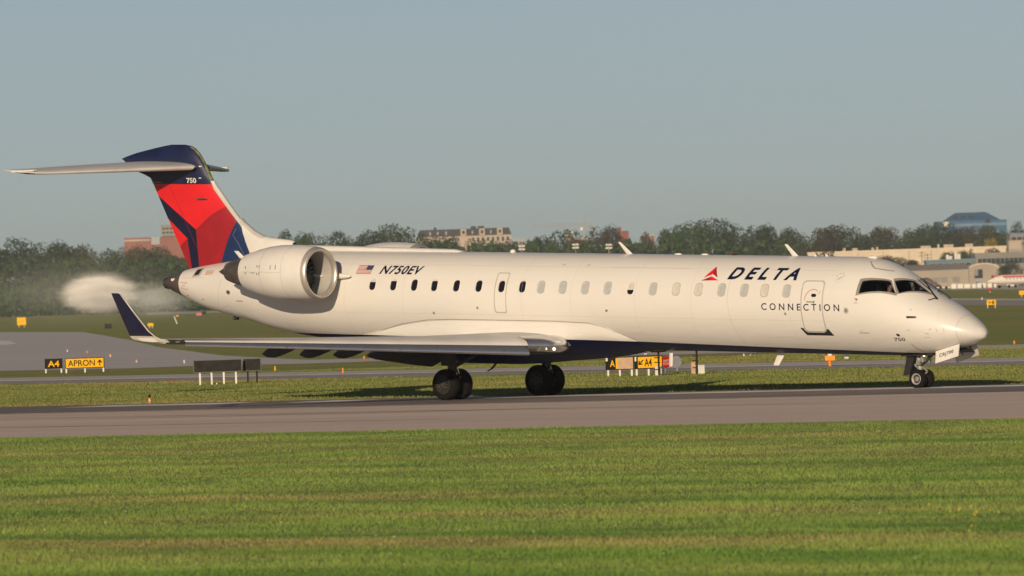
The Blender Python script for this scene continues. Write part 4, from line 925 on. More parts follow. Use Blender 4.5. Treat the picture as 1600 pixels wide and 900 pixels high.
# aft door on the leg and the two forward doors
MB().prism([G(.30, .14, .42), G(.52, .14, .36), (-.36, -.14, 1.0), (-.08, -.14, 1.0)], (0, .28, 0)).build('aft_gear_door', M['dark'], ng)
for sg in (1, -1):
    q = [(-.80, .40, -1.20), (-1.60, .40, -.985), (-1.62, .50, -1.31), (-.845, .50, -1.525)]
    P = [L(a, sg * b, c_) for a, b, c_ in q]; dr_ = MB().prism(P, (0, sg * .03, 0)).build('forward_gear_door', M['white'] if sg == 1 else M['liner'], ng)
    if sg == 1:
        V2, F2 = glyphs('CRJ700', 0, 1.08, .018); o_, ex, ey = Vector(P[3]), Vector(P[2]) - Vector(P[3]), Vector(P[0]) - Vector(P[3])
        mesh_obj('door_lettering', [o_ + ex * (.17 + .62 * x) + ey * (.33 + .36 * y) + Vector((0, -.006, 0)) for x, y in V2], F2, M['dark'], dr_)
    hb = MB(); hb.tube(L(-1.05, sg * .34, -1.05), L(-1.1, sg * .44, -1.32), .02).tube(L(-1.4, sg * .34, -1.02), L(-1.4, sg * .43, -1.2), .02); hb.build('door_hinge', M['strutdark'], dr_)
MB().box(L(-1.15, 0, -1.105), (.85, .66, .05), rot=Matrix.Rotation(.27, 3, 'Y')).build('wheel_well', M['dark'], ng)
MB().box(L(-.05, 0, -1.315), (1.1, .5, .05)).build('wheel_well', M['dark'], ng)
# tail bumper
tbm = MB(); tbm.tube(skin(24.95, -.62, -.02), skin(24.95, -.62, .10), .03).box(L(24.98, .0, -.70), (.16, .1, .08)); tbm.build('drain_mast', M['strutdark'], fus)
MB().loft([[L(15.0 + d + .05 * a, .2 + .02 * b, w) for a, b in ((-1, 0), (0, 1), (1, 0), (0, -1))] for d, w in ((-.1, -1.72), (-.02, -1.85), (.12, -1.98), (.28, -2.05))]).build('drain_mast', M['dark'], plane)

# ---- the two pilots
def pilot(v, u, label, shirt_tone):
    # one continuous body: hips, trunk, neck and head as stacked rounded sections, with arms grown from the shoulders
    me = bpy.data.meshes.new('person'); pts = [(0, 0, 0), (0, 0, .22), (.02, 0, .42), (.02, 0, .50), (.0, 0, .57), (-.02, 0, .66), (-.02, 0, .76),
          (.0, .17, .44), (-.12, .22, .22), (-.34, .20, .12), (.0, -.17, .44), (-.12, -.22, .22), (-.34, -.20, .12)]
    ed = [(0, 1), (1, 2), (2, 3), (3, 4), (4, 5), (5, 6), (2, 7), (7, 8), (8, 9), (2, 10), (10, 11), (11, 12)]
    rad = [(.16, .19), (.15, .19), (.12, .17), (.075, .10), (.055, .06), (.095, .08), (.085, .075), (.07, .07), (.05, .05), (.038, .038), (.07, .07), (.05, .05), (.038, .038)]
    me.from_pydata([(-x, y, z) for x, y, z in pts], ed, [])
    o = bpy.data.objects.new('person', me); COL.objects.link(o)
    sk = o.modifiers.new('skin', 'SKIN'); me.skin_vertices[0].data[0].use_root = True
    for i, r_ in enumerate(rad): me.skin_vertices[0].data[i].radius = r_
    sb = o.modifiers.new('sub', 'SUBSURF'); sb.levels = 2; sb.render_levels = 2
    bpy.context.view_layer.update()
    m2 = bpy.data.meshes.new_from_object(o.evaluated_get(bpy.context.evaluated_depsgraph_get())); bpy.data.objects.remove(o); bpy.data.meshes.remove(me)
    m2.materials.clear(); m2.materials.append(M['shirt']); m2.materials.append(M['skin'])
    for p_ in m2.polygons: p_.use_smooth = True; p_.material_index = 1 if p_.center.z > .515 or (p_.center.x > .30 and p_.center.z < .2) else 0
    o = bpy.data.objects.new('person', m2); COL.objects.link(o)
    W_ = plane_mat @ L(u, v, -.12); o.location = W_; o.rotation_euler = (0, 0, -TH)
    tag(o, label, 'person')
    hb_ = MB(); n = 14
    hb_.loft([[(.02 + r_ * 1.1 * math.cos(2 * math.pi * j / n) - dx, r_ * math.sin(2 * math.pi * j / n), z) for j in range(n)] for r_, z, dx in ((.088, .70, .03), (.098, .745, .02), (.092, .80, .015), (.06, .84, .01), (.01, .855, .01))]); hb_.build('hair', M['hair'], o, True)
    hs_ = MB(); hs_.box((.01, .085, .70), (.05, .03, .07)).box((.01, -.085, .70), (.05, .03, .07)).box((.10, 0, .70), (.02, .02, .03)); hs_.build('headset', M['dark'], o)
    return o
plane_mat = Matrix.Translation(ORG) @ Matrix.Rotation(-TH, 4, 'Z')
pilot(.50, .62, 'pilot in white shirt and headset seen through the rear cockpit side window', 0)
pilot(-.45, .40, 'pilot in white shirt on the far seat seen through the front cockpit window', 1)
# ================================================================== SIGNS AND LIGHTS ON THE AIRFIELD
M['signblack'] = simple('sign_black', (0.012, 0.011, 0.010), 0.5, spec=0.08)
M['signyellow'] = simple('sign_yellow', (0.83, 0.45, 0.010), 0.45, 0, 0.06, spec=0.08)
M['signcover'] = simple('plywood_cover', (0.55, 0.38, 0.26), 0.8, 0, 0.15, 6, spec=0.08)
M['post'] = simple('white_post', (0.72, 0.70, 0.66), 0.6)
M['signback'] = simple('sign_back_dark', (0.030, 0.028, 0.026), 0.7, 0, 0.3, 4, spec=0.08)
M['signframe'] = simple('sign_frame_grey', (0.14, 0.14, 0.14), 0.6, spec=0.08)
M['stopred'] = simple('stop_red', (0.65, 0.02, 0.02), 0.45, spec=0.08)
M['galv'] = simple('galvanised_plate', (0.26, 0.28, 0.31), 0.5, 0.3)
M['orange'] = simple('marker_orange', (0.85, 0.28, 0.01), 0.5)
M['brown'] = simple('dark_brown_post', (0.035, 0.022, 0.015), 0.7, spec=0.08)
M['whitebox'] = simple('equipment_box_white', (0.62, 0.61, 0.57), 0.6)
M['pink'] = simple('faded_pink', (0.55, 0.12, 0.12), 0.6)
def base_of(px, py): return ground(px, py)
def label_plate(mb_parent, txt, x0, x1, z0, z1, y, mat, bold=.03, space=1.0):
    V2, F2 = glyphs(txt, 0, space, bold); return mesh_obj('lettering', [(x0 + (x1 - x0) * a, y, z0 + (z1 - z0) * b) for a, b in V2], F2, mat, mb_parent)
def arrow(parent, cx, cz, s, deg, y, mat):
    P = [(-.08, -.5), (.08, -.5), (.08, .12), (.30, -.08), (.38, .06), (0, .5), (-.38, .06), (-.30, -.08), (-.08, .12)]
    ca, sa = math.cos(R(deg)), math.sin(R(deg)); return mesh_obj('arrow', [(cx + s * (a * ca - b * sa), y, cz + s * (a * sa + b * ca)) for a, b in P], [(0, 1, 2, 8), (2, 3, 4, 5, 6, 7, 8)], mat, parent)
def sign(name, label, cat, px0, px1, ytop, ybot, ybase, face, border, posts, texts=(), arrows=(), post_mat='post', rz=0.0, group=None):
    g = base_of((px0 + px1) / 2, ybase); Y = g.y; sc = FPX / Y; W = (px1 - px0) / sc; z0 = (ybase - ybot) / sc; z1 = (ybase - ytop) / sc
    e = empty(name, g, rz); tag(e, label, cat, group)
    MB().span((-W / 2, -.06, z0), (W / 2, .08, z1)).build('panel_box', M[border], e)
    t_ = .03
    fc = MB().span((-W / 2 + t_, -.075, z0 + t_), (W / 2 - t_, -.062, z1 - t_)).build('face', M[face], e)
    for f in posts: MB().span((W * (f - .5) - .032, -.03, -.02), (W * (f - .5) + .032, .03, z0)).build('post', M[post_mat], e)
    for txt, a, b, c_, d, mt, bold in texts: label_plate(fc, txt, W * (a - .5), W * (b - .5), z0 + (z1 - z0) * c_, z0 + (z1 - z0) * d, -.080, M[mt], bold)
    for cx, cz, s_, deg, mt in arrows: arrow(fc, W * (cx - .5), z0 + (z1 - z0) * cz, s_ * (z1 - z0), deg, -.081, M[mt])
    return e, W, z0, z1, fc
sign('taxiway_sign', 'small black sign reading A4 in yellow beside the apron sign', 'sign', 70.5, 98, 560.5, 576, 583, 'signblack', 'signblack', (.05, .93), [('A4', .17, .83, .18, .80, 'signyellow', .018)])
sign('direction_sign', 'wide yellow sign reading APRON with an up arrow at the apron edge', 'sign', 102.5, 163.5, 559, 575, 582, 'signyellow', 'signblack', (.02, .5, .97), [('APRON', .07, .76, .20, .80, 'signblack', .012)], [(.885, .5, .62, 0, 'signblack')])
sign('airfield_sign', 'long black back of an airfield sign on four white posts', 'sign', 303, 379, 561.5, 581.5, 601, 'signback', 'signframe', (.13, .37, .62, .87), group=None)
sign('airfield_sign', 'short dark back of a sign on two dark posts next to the long one', 'sign', 380.5, 409, 559.5, 579.5, 599, 'signback', 'signframe', (.25, .75), post_mat='brown')
e, W, z0, z1, fc = sign('taxiway_sign', 'sign with a black A panel and a plywood covered yellow panel beneath the belly', 'sign', 946.5, 991, 558, 577.5, 588, 'signyellow', 'signblack', (.09, .5, .92))
MB().span((-W / 2 + .02, -.085, z0 + .015), (-W / 2 + W * .36, -.076, z1 - .015)).build('black_panel', M['signblack'], e)
label_plate(e, 'A', -W / 2 + W * .16, -W / 2 + W * .33, z0 + .1, z1 - .1, -.090, M['signyellow'], .018)
MB().span((-W / 2 + W * .43, -.092, z0 + .02), (W / 2 - .03, -.078, z1 - .02)).build('plywood_cover', M['signcover'], e)
MB().span((-W / 2 + .015, -.097, z1 - .13), (-W / 2 + .08, -.086, z1 - .02)).build('notice_card', M['post'], e)
e, W, z0, z1, fc = sign('direction_sign', 'yellow sign with a slanting arrow and A4 in black beneath the belly', 'sign', 991.5, 1036, 556, 576, 587, 'signyellow', 'signblack', (.08, .5), [('A4', .36, .62, .2, .8, 'signblack', .02)], [(.23, .5, .55, 135, 'signblack')])
MB().span((-W / 2 + .01, -.085, z0 + .01), (-W / 2 + W * .13, -.076, z1 - .01)).build('black_panel', M['signblack'], e)
MB().span((-W / 2 + .02, -.095, z1 - .17), (-W / 2 + .075, -.086, z1 - .02)).build('notice_card', M['post'], e)
def octagon(name, label, px, py, pbase, rpx, face, rz, texts):
    g = base_of(px, pbase); sc = FPX / g.y; r_ = rpx / sc; zc = (pbase - py) / sc; e = empty(name, g, rz); tag(e, label, 'sign')
    P = [Vector((r_ * math.cos(R(22.5 + 45 * i)), -.02, zc + r_ * math.sin(R(22.5 + 45 * i)))) for i in range(8)]
    pl = MB().prism(P, (0, .015, 0)).build('plate', M[face], e)
    MB().tube((0, .02, -.02), (0, .02, zc + r_ * .6), .025, .025, 8).build('post', M['galv'], e)
    for t_, a, b in texts: label_plate(pl, t_, -r_ * .62, r_ * .62, zc + r_ * a, zc + r_ * b, -.024, M['post'], .02)
octagon('stop_sign', 'red octagonal sign with two lines of white lettering beside the yellow A4 sign', 1040.5, 566, 585, 9.6, 'stopred', R(38), [('ARRET', .08, .42), ('STOP', -.42, -.06)])
octagon('stop_sign', 'grey back of an octagonal sign on a thin post under the belly', 1058, 565, 585, 9.6, 'galv', R(-30), [])
# light masts with a drum head and cabinets at the foot
def mast(px, pyb, label):
    g = base_of(px, pyb); e = empty('light_mast', g); tag(e, label, 'mast', 'dark masts under the belly')
    MB().box((0, 0, .40), (.07, .07, .86)).build('pole', M['brown'], e)
    for i, z in enumerate((.62, .46, .22)): MB().box((-.05, -.05, z), (.20, .03, .035)).build('cross_arm', M['brown'], e)
    MB().loft([[(.30 * s_ * math.cos(b), .2 * s_ * math.sin(b), z) for b in np.linspace(0, 2 * math.pi, 16, endpoint=False)] for s_, z in ((.7, .80), (1, .84), (1, .95), (.7, 1.0))]).build('drum_head', M['brown'], e, True, 40)
mast(1030, 587.5, 'dark mast with drum head standing beside the red octagonal sign'); mast(1089.5, 584.5, 'dark mast with drum head beside the single white cabinet')
def cabinet(px, pyb, w, h, label, col='whitebox'):
    g = base_of(px, pyb); sc = FPX / g.y; e = empty('equipment_cabinet', g); tag(e, label, 'cabinet', 'white cabinets at the mast feet')
    MB().box((0, 0, h / sc / 2), (w / sc, .22, h / sc)).build('housing', M[col], e); MB().box((0, 0, h / sc + .008), (w / sc * 1.06, .25, .02)).build('lid', M[col], e)
cabinet(1026.5, 587, 5.5, 15, 'white cabinet on the left of the mast beside the red octagonal sign'); cabinet(1035, 587, 5, 15, 'white cabinet on the right of the mast beside the red octagonal sign')
cabinet(1083.5, 584.5, 6.5, 18, 'beige cabinet on the left of the right-hand dark mast', 'signcover'); cabinet(1096, 584.5, 10, 13.5, 'wide white cabinet on the right of the right-hand dark mast')
g = base_of(1297, 572.5); e = empty('marker_box', g); tag(e, 'orange marker box on an orange stake in front of the taxiway', 'marker'); sc = FPX / g.y
MB().box((0, 0, 13 / sc), (15.5 / sc, .18, 7.5 / sc)).build('box', M['orange'], e); MB().tube((0, 0, -.02), (0, 0, 10 / sc), .05, .06, 8).build('stake', M['orange'], e); MB().box((0, -.02, 19 / sc), (6 / sc, .1, 5 / sc)).build('cap', M['post'], e)
def edge_light(px, pyb, hpx, label, body='orange', top='signblack', wpx=3.4, group='small airfield lights and stakes', cat='light'):
    g = base_of(px, pyb); sc = FPX / g.y; h = hpx / sc; w = wpx / sc / 2; e = empty('edge_light', g); tag(e, label, cat, group)
    n = 10; P = lambda r_, z: [(r_ * math.cos(2 * math.pi * j / n), r_ * math.sin(2 * math.pi * j / n), z) for j in range(n)]
    MB().loft([P(w * .9, 0), P(w, h * .1), P(w * .95, h * .62), P(w * .7, h * .64)]).build('stem', M[body], e, True, 40)
    MB().loft([P(w * .75, h * .64), P(w * .9, h * .75), P(w * .8, h * .92), P(w * .3, h)]).build('lamp_head', M[top], e, True, 40)
    if hpx > 11: MB().loft([P(w * 1.03, h * .30), P(w * 1.03, h * .42)]).build('reflective_band', M['post'], e, True, 40)
edge_light(234, 630.5, 14, 'orange runway edge light with a black head on the grass edge at left', wpx=4)
edge_light(105.5, 550, 4.5, 'tiny pale light on the apron left of the A4 sign row', 'whitebox', 'orange', 2.4)
edge_light(136.5, 552, 4, 'tiny orange light on the apron above the apron sign', 'orange', 'orange', 2.6)
edge_light(172.5, 558, 5.5, 'tiny light with an orange top on the apron right of the apron sign', 'whitebox', 'orange', 2.6)
edge_light(213.5, 566.5, 5, 'tiny pale orange light midway between apron sign and black sign backs', 'whitebox', 'orange', 2.6)
edge_light(288, 568, 6, 'tiny white light just left of the black sign backs', 'whitebox', 'post', 2.6)
edge_light(271, 598, 3.5, 'tiny red light in the grass left of the black sign backs', 'stopred', 'stopred', 3)
edge_light(339, 601, 3, 'tiny white stub between the posts of the long black sign back', 'post', 'post', 3)
edge_light(430, 579.5, 7.5, 'short yellow stake right of the black sign backs', 'signyellow', 'signyellow', 3, cat='stake')
edge_light(536, 583.5, 9, 'short orange stake beyond the lawn under the wing', 'orange', 'orange', 2.8, cat='stake')
edge_light(569, 561, 5, 'first of two small orange lamps seen under the wing', 'orange', 'orange', 3); edge_light(580.5, 561, 5, 'second of two small orange lamps seen under the wing', 'orange', 'orange', 3)
edge_light(1585, 537.5, 5.5, 'small orange stake on the grass right of the nose', 'orange', 'orange', 3.4, cat='stake')
edge_light(1534.5, 468.5, 4, 'tiny white post on the far side of the service road by the E sign', 'post', 'post', 2.2, cat='post')
edge_light(1162.5, 556.5, 4, 'tiny white stub under the belly ahead of the wing', 'post', 'post', 3)
sign('direction_sign', 'small yellow sign with a left arrow and the letter E on the right', 'sign', 1542, 1556.5, 468.5, 476.5, 481.5, 'signyellow', 'signyellow', (.1, .9), [('E', .58, .82, .18, .82, 'signblack', .05)], [(.33, .5, .6, 90, 'signblack')])
sign('direction_sign', 'plain yellow sign cut by the right picture edge above the service road', 'sign', 1592.5, 1606, 454, 460.5, 464.5, 'signyellow', 'signyellow', (.3, .8))
sign('direction_sign', 'yellow sign far left behind the apron in the exhaust shimmer', 'sign', 27, 41, 496, 508, 512, 'signyellow', 'signyellow', (.2, .8))
sign('direction_sign', 'tiny yellow sign half hidden by the winglet edge', 'sign', 231, 240, 505, 509.5, 513, 'signyellow', 'signyellow', (.3, .8))
g = base_of(169, 513.5); e = tag(empty('utility_box', g), 'dark box on the grass left of the winglet', 'box'); sc = FPX / g.y; MB().box((0, 0, 3.4 / sc), (11 / sc, .8, 6.8 / sc), taper=.9).build('housing', M['signback'], e); MB().box((0, 0, 7 / sc), (12 / sc, .9, .5 / sc)).build('lid', M['signback'], e)
g = base_of(277, 506); e = tag(empty('leaning_stake', g, 0), 'white stake leaning left on the grass behind the tail', 'stake'); sc = FPX / g.y; MB().tube((0, 0, -.05), (-4.5 / sc, 0, 12 / sc), .9 / sc, .8 / sc, 8).build('shaft', M['post'], e); MB().box((.6 / sc, 0, 12.5 / sc), (4 / sc, .1, 2 / sc)).build('flag_plate', M['orange'], e)
g = base_of(311, 493.5); e = tag(empty('barrier', g), 'faded pink barrier by the perimeter road behind the tail', 'barrier'); sc = FPX / g.y; MB().box((0, 0, 2.2 / sc), (10 / sc, 1.0, 4.4 / sc), taper=.8).build('block', M['pink'], e); MB().box((0, 0, .2 / sc), (12 / sc, 1.4, .6 / sc)).build('foot', M['signback'], e)
g = base_of(319, 491); e = tag(empty('utility_box', g), 'small black box beside the faded pink barrier', 'box'); sc = FPX / g.y; MB().box((0, 0, 2.4 / sc), (6 / sc, 1.0, 4.0 / sc)).build('housing', M['signback'], e); MB().box((0, 0, .3 / sc), (7 / sc, 1.2, .8 / sc)).build('foot', M['signback'], e)
# little yellow wild flowers by the lower right corner
fb = MB()
for i in range(14):
    g = ground(1475 + random.gauss(45, 25), 826 + random.gauss(0, 12)); h = random.uniform(.12, .22)
    fb.tube(g, g + Vector((random.uniform(-.03, .03), 0, h)), .004, .003, 4, 1).box(g + Vector((0, 0, h)), (.014, .014, .012), 0)
for i in range(24):
    g = ground(random.uniform(0, 1600), random.uniform(790, 895)); fb.box(g + Vector((0, 0, random.uniform(.06, .1))), (.012, .012, .01), 2)
tag(fb.build('wild_flowers', [M['signyellow'], M['blade'], M['post']]), 'tiny yellow and white wild flowers scattered in the near grass', 'flowers', kind='stuff')
# ================================================================== FAR BACKGROUND
def leaf_mat(name, a, b):
    k = NT(name); oi = k.n('ObjectInfo'); at_ = k.n('Attribute', attribute_name='rnd')
    col = k.mix(at_.outputs['Fac'], a, b); hs = k.n('HueSaturation'); k.l(col, hs.inputs['Color'])
    k.l(k.math('ADD', k.math('MULTIPLY', oi.outputs['Random'], .45), .75), hs.inputs['Value']); k.l(k.math('ADD', k.math('MULTIPLY', oi.outputs['Random'], .03), .485), hs.inputs['Hue'])
    k.l(hs.outputs[0], k.b.inputs['Base Color']); k.b.inputs['Roughness'].default_value = .75; k.b.inputs['Specular IOR Level'].default_value = .15
    return k.m
M['leafa'] = leaf_mat('leaves_mid_green', (0.022, 0.046, 0.012), (0.052, 0.086, 0.022))
M['leafb'] = leaf_mat('leaves_dark_green', (0.015, 0.034, 0.012), (0.036, 0.066, 0.022))
M['leafc'] = leaf_mat('leaves_olive', (0.038, 0.046, 0.018), (0.075, 0.080, 0.030))
M['leafd'] = leaf_mat('leaves_bronze', (0.036, 0.030, 0.022), (0.066, 0.056, 0.036))
M['leafy'] = leaf_mat('leaves_yellow', (0.16, 0.11, 0.02), (0.28, 0.19, 0.03))
M['bark'] = simple('bark', (0.06, 0.045, 0.035), .9)
def crown_mesh(name, seed, n=3000, shape=(1, .8, 1), leaf=.036):
    r_ = np.random.default_rng(seed); cl = []                 # unit tree: height 1, crown from .15 to 1
    k = 30
    for i in range(k):
        a = r_.uniform(0, 2 * math.pi); h = r_.uniform(.0, 1.0) ** .9; rad = math.sqrt(max(0, 1 - (h * 1.30 - .38) ** 2 / .95)) * .38 * r_.uniform(.45, 1.0)
        cl.append((rad * math.cos(a), rad * math.sin(a), .14 + .70 * h, r_.uniform(.11, .19)))
    C = np.array(cl); wgt = C[:, 3] ** 2; idx = r_.choice(k, n, p=wgt / wgt.sum())
    d = r_.normal(size=(n, 3)); d /= np.linalg.norm(d, axis=1)[:, None]; rr = r_.uniform(.72, 1.06, n)[:, None]
    P = C[idx, :3] + d * rr * C[idx, 3][:, None] * np.array(shape) ; P[:, 2] = np.clip(P[:, 2], .04, None); P[:, 2] *= 1.0 / np.quantile(P[:, 2], .998)
    nrm = d + r_.normal(size=(n, 3)) * .55; nrm /= np.linalg.norm(nrm, axis=1)[:, None]
    t = np.cross(nrm, r_.normal(size=(n, 3))); t /= np.linalg.norm(t, axis=1)[:, None]; b = np.cross(nrm, t); s_ = leaf * r_.uniform(.5, 1.1, n)[:, None] / 2
    V = np.stack([P - t * s_, P + b * s_ * .7, P + t * s_, P - b * s_ * .7], 1).reshape(-1, 3)
    me = bpy.data.meshes.new(name); me.vertices.add(4 * n); me.vertices.foreach_set('co', V.ravel()); me.loops.add(4 * n); me.loops.foreach_set('vertex_index', np.arange(4 * n)); me.polygons.add(n); me.polygons.foreach_set('loop_start', np.arange(0, 4 * n, 4))
    at_ = me.attributes.new('rnd', 'FLOAT', 'POINT'); at_.data.foreach_set('value', np.repeat(np.clip(r_.uniform(0, 1, n) * .6 + .4 * r_.uniform(0, 1, k)[idx], 0, 1), 4)); me.update(); me.validate(); return me
def trunk_mesh(name, seed):
    r_ = random.Random(seed); mb = MB(); mb.tube((0, 0, -.01), (.01, 0, .3), .028, .020, 8); mb.tube((.01, 0, .3), (0, .01, .75), .020, .006, 7)
    for i in range(6):
        a = r_.uniform(0, 6.28); z = r_.uniform(.2, .5); mb.tube((0, 0, z), (.25 * math.cos(a), .25 * math.sin(a), z + r_.uniform(.12, .3)), .012, .003, 5)
    o = mb.build(name, M['bark']); me = o.data; bpy.data.objects.remove(o); return me
CROWN = {}
for key in ('leafa', 'leafb', 'leafc', 'leafd', 'leafy'):
    CROWN[key] = [crown_mesh('crown', 31 * i + hash_ * 7, 7000) for i, hash_ in ((1, len(key)), (2, ord(key[-1])), (3, ord(key[-1]) + 1))]
    for me in CROWN[key]: me.materials.append(M[key])
TRUNK = [trunk_mesh('trunk', i) for i in range(3)]
BARK_SET = [t.materials for t in TRUNK]
def tree(px, ytop, wpx, Y, key, label, i, zb=0.0, name='tree'):
    top = at(px, ytop, Y); h = max(1.5, top.z - zb); w = wpx / (FPX / Y)
    e = empty(name, (top.x, Y, zb), random.uniform(0, 6.28)); tag(e, label, 'tree', 'far trees along the horizon')
    sx = w * 1.5 / .95
    c_ = put(bpy.data.objects.new('crown', CROWN[key][i % 3]), e); c_.scale = (sx, sx, h)
    t_ = put(bpy.data.objects.new('trunk', TRUNK[i % 3]), e); t_.scale = (h * .8, h * .8, h)
    return e
KIND = {'leafa': 'mid green', 'leafb': 'dark green', 'leafc': 'olive', 'leafd': 'bronze leaved', 'leafy': 'yellow leaved'}
ORD = ['first', 'second', 'third', 'fourth', 'fifth', 'sixth', 'seventh', 'eighth', 'ninth', 'tenth', 'eleventh', 'twelfth', 'thirteenth', 'fourteenth', 'fifteenth', 'sixteenth', 'seventeenth', 'eighteenth', 'nineteenth', 'twentieth']
def tree_row(rows, where, Y0):
    for i, (px, yt, w, key) in enumerate(rows):
        tree(px, yt, w, Y0 + random.uniform(-60, 60), key, f'{KIND[key]} tree {where}, {ORD[i]} from the left', i)
tree_row([(-75, 382, 90, 'leafa'), (-20, 384, 80, 'leafb'), (30, 373, 84, 'leafb'), (78, 378, 70, 'leafa'), (118, 384, 64, 'leafc'), (160, 391, 70, 'leafa'), (205, 385, 60, 'leafc'), (248, 386, 66, 'leafa'), (292, 388, 60, 'leafb'), (335, 384, 60, 'leafa')], 'in the treeline behind the fin', 2850)
tree_row([(385, 376, 62, 'leafa'), (418, 372, 52, 'leafb'), (452, 361, 56, 'leafb'), (482, 364, 50, 'leafa'), (514, 363, 56, 'leafb'), (550, 371, 52, 'leafa'), (582, 361, 60, 'leafb'), (620, 351, 66, 'leafa'), (655, 366, 44, 'leafb')], 'in the clump behind the dorsal strip', 2820)
tree_row([(686, 370, 60, 'leafb'), (716, 371, 54, 'leafd'), (752, 376, 56, 'leafb'), (786, 376, 54, 'leafd'), (815, 380, 46, 'leafb')], 'below the mansard building', 2830)
tree_row([(840, 370, 46, 'leafb'), (878, 360, 60, 'leafb'), (908, 377, 40, 'leafd'), (942, 354, 62, 'leafd'), (973, 376, 40, 'leafc'), (1000, 365, 44, 'leafb'), (1040, 358, 56, 'leafa')], 'below the tower crane', 2800)
tree_row([(1082, 348, 66, 'leafa'), (1116, 342, 62, 'leafb'), (1150, 350, 58, 'leafb'), (1184, 352, 64, 'leafb'), (1225, 357, 52, 'leafa'), (1252, 364, 44, 'leafb'), (1283, 356, 60, 'leafd'), (1314, 352, 62, 'leafa')], 'in the tall clump behind the airline name', 2780)
tree_row([(1348, 366, 44, 'leafb'), (1381, 355, 60, 'leafc'), (1418, 359, 50, 'leafa'), (1446, 352, 46, 'leafb'), (1466, 349, 54, 'leafb'), (1500, 357, 62, 'leafd'), (1533, 352, 56, 'leafc'), (1560, 360, 44, 'leafa'), (1588, 347, 30, 'leafb'), (1625, 352, 60, 'leafa'), (1680, 352, 70, 'leafb')], 'before the blue building', 2900)
tree(1548, 372, 26, 2760, 'leafy', 'small yellow leaved tree at the end of the long beige warehouse', 1, name='tree')
for j, (px, yt, w, key, Y, lb) in enumerate([(1382, 399, 30, 'leafd', 2600, 'small bronze tree just above the cockpit roof'), (1408, 402, 40, 'leafb', 2590, 'rounded dark bush tree above the cockpit roof'), (1425, 406, 30, 'leafd', 2580, 'low brown shrub tree beside the curved hangar roof'),
        (1478, 394, 34, 'leafb', 2600, 'dark tree left of a pair in front of the beige warehouse'), (1500, 392, 36, 'leafa', 2610, 'mid tree of the pair in front of the beige warehouse'), (1514, 389, 14, 'leafb', 2600, 'narrow dark tree right of the pair before the beige warehouse'), (1550, 388, 30, 'leafb', 2630, 'small dark tree poking above the grey office building'),
        (1577, 407, 30, 'leafb', 2380, 'round dark tree in front of the grey office building')]): tree(px, yt, w, Y, key, lb, j)
# low scrub that fills the foot of the treeline (one uncountable mass)
def scrub(name, label, spots, key, n=9000, leaf=1.5):
    r_ = np.random.default_rng(5); P = []
    for px0, px1, yt, Y, m in spots:
        x = r_.uniform(px0, px1, m); bumps = 4 * np.sin(x * .21) + 3 * np.sin(x * .087 + 1) + 2 * np.sin(x * .53)
        for xi, bi, f in zip(x, bumps, r_.uniform(0, 1, m) ** .7):
            tp = at(xi, yt + bi, Y); P.append((tp.x + r_.normal() * .5, Y + r_.normal() * 8, max(.1, tp.z * f)))
    P = np.array(P); n = len(P); nr = r_.normal(size=(n, 3)) + np.array([0, -.6, .5]); nr /= np.linalg.norm(nr, axis=1)[:, None]; t = np.cross(nr, r_.normal(size=(n, 3))); t /= np.linalg.norm(t, axis=1)[:, None]; b = np.cross(nr, t); s_ = leaf * r_.uniform(.5, 1.2, n)[:, None] / 2
    V = np.stack([P - t * s_, P + b * s_, P + t * s_, P - b * s_], 1).reshape(-1, 3)
    me = bpy.data.meshes.new(name); me.vertices.add(4 * n); me.vertices.foreach_set('co', V.ravel()); me.loops.add(4 * n); me.loops.foreach_set('vertex_index', np.arange(4 * n)); me.polygons.add(n); me.polygons.foreach_set('loop_start', np.arange(0, 4 * n, 4))
    at_ = me.attributes.new('rnd', 'FLOAT', 'POINT'); at_.data.foreach_set('value', np.repeat(r_.uniform(0, 1, n), 4)); me.materials.append(M[key]); me.update(); me.validate()
    tag(put(bpy.data.objects.new(name, me)), label, 'scrub', kind='stuff')
scrub('scrub', 'low dark green scrub filling the foot of the far treeline', [(-150, 420, 408, 2780, 9000), (380, 860, 384, 2790, 9000), (820, 1320, 382, 2740, 8000), (1280, 1700, 384, 2960, 7000), (-150, 470, 452, 2700, 6000), (-150, 470, 466, 2640, 4000), (-1100, -100, 392, 2850, 15000), (-1100, -100, 452, 2750, 8000), (1690, 2600, 372, 2900, 15000), (1690, 2600, 425, 2800, 8000)], 'leafa')

# ---- buildings
def wall_mat(name, a, var=.1): return simple(name, a, .8, 0, var, .15)
M['beige'] = wall_mat('warehouse_beige', (0.66, 0.55, 0.42)); M['tan'] = wall_mat('hangar_tan', (0.36, 0.31, 0.26)); M['rooftan'] = wall_mat('hangar_roof_grey', (0.25, 0.235, 0.22)); M['bgrey'] = wall_mat('office_grey', (0.24, 0.225, 0.21)); M['teal'] = wall_mat('teal_cladding', (0.13, 0.19, 0.20))
M['brick'] = wall_mat('red_brick_wall', (0.24, 0.075, 0.055)); M['brickd'] = wall_mat('dull_brick_wall', (0.28, 0.12, 0.095)); M['stone'] = wall_mat('pale_stone', (0.46, 0.38, 0.31)); M['slate'] = wall_mat('slate_mansard', (0.055, 0.052, 0.058)); M['bluecl'] = wall_mat('blue_glass_cladding', (0.045, 0.125, 0.24)); M['bluelt'] = wall_mat('pale_blue_band', (0.14, 0.23, 0.34))
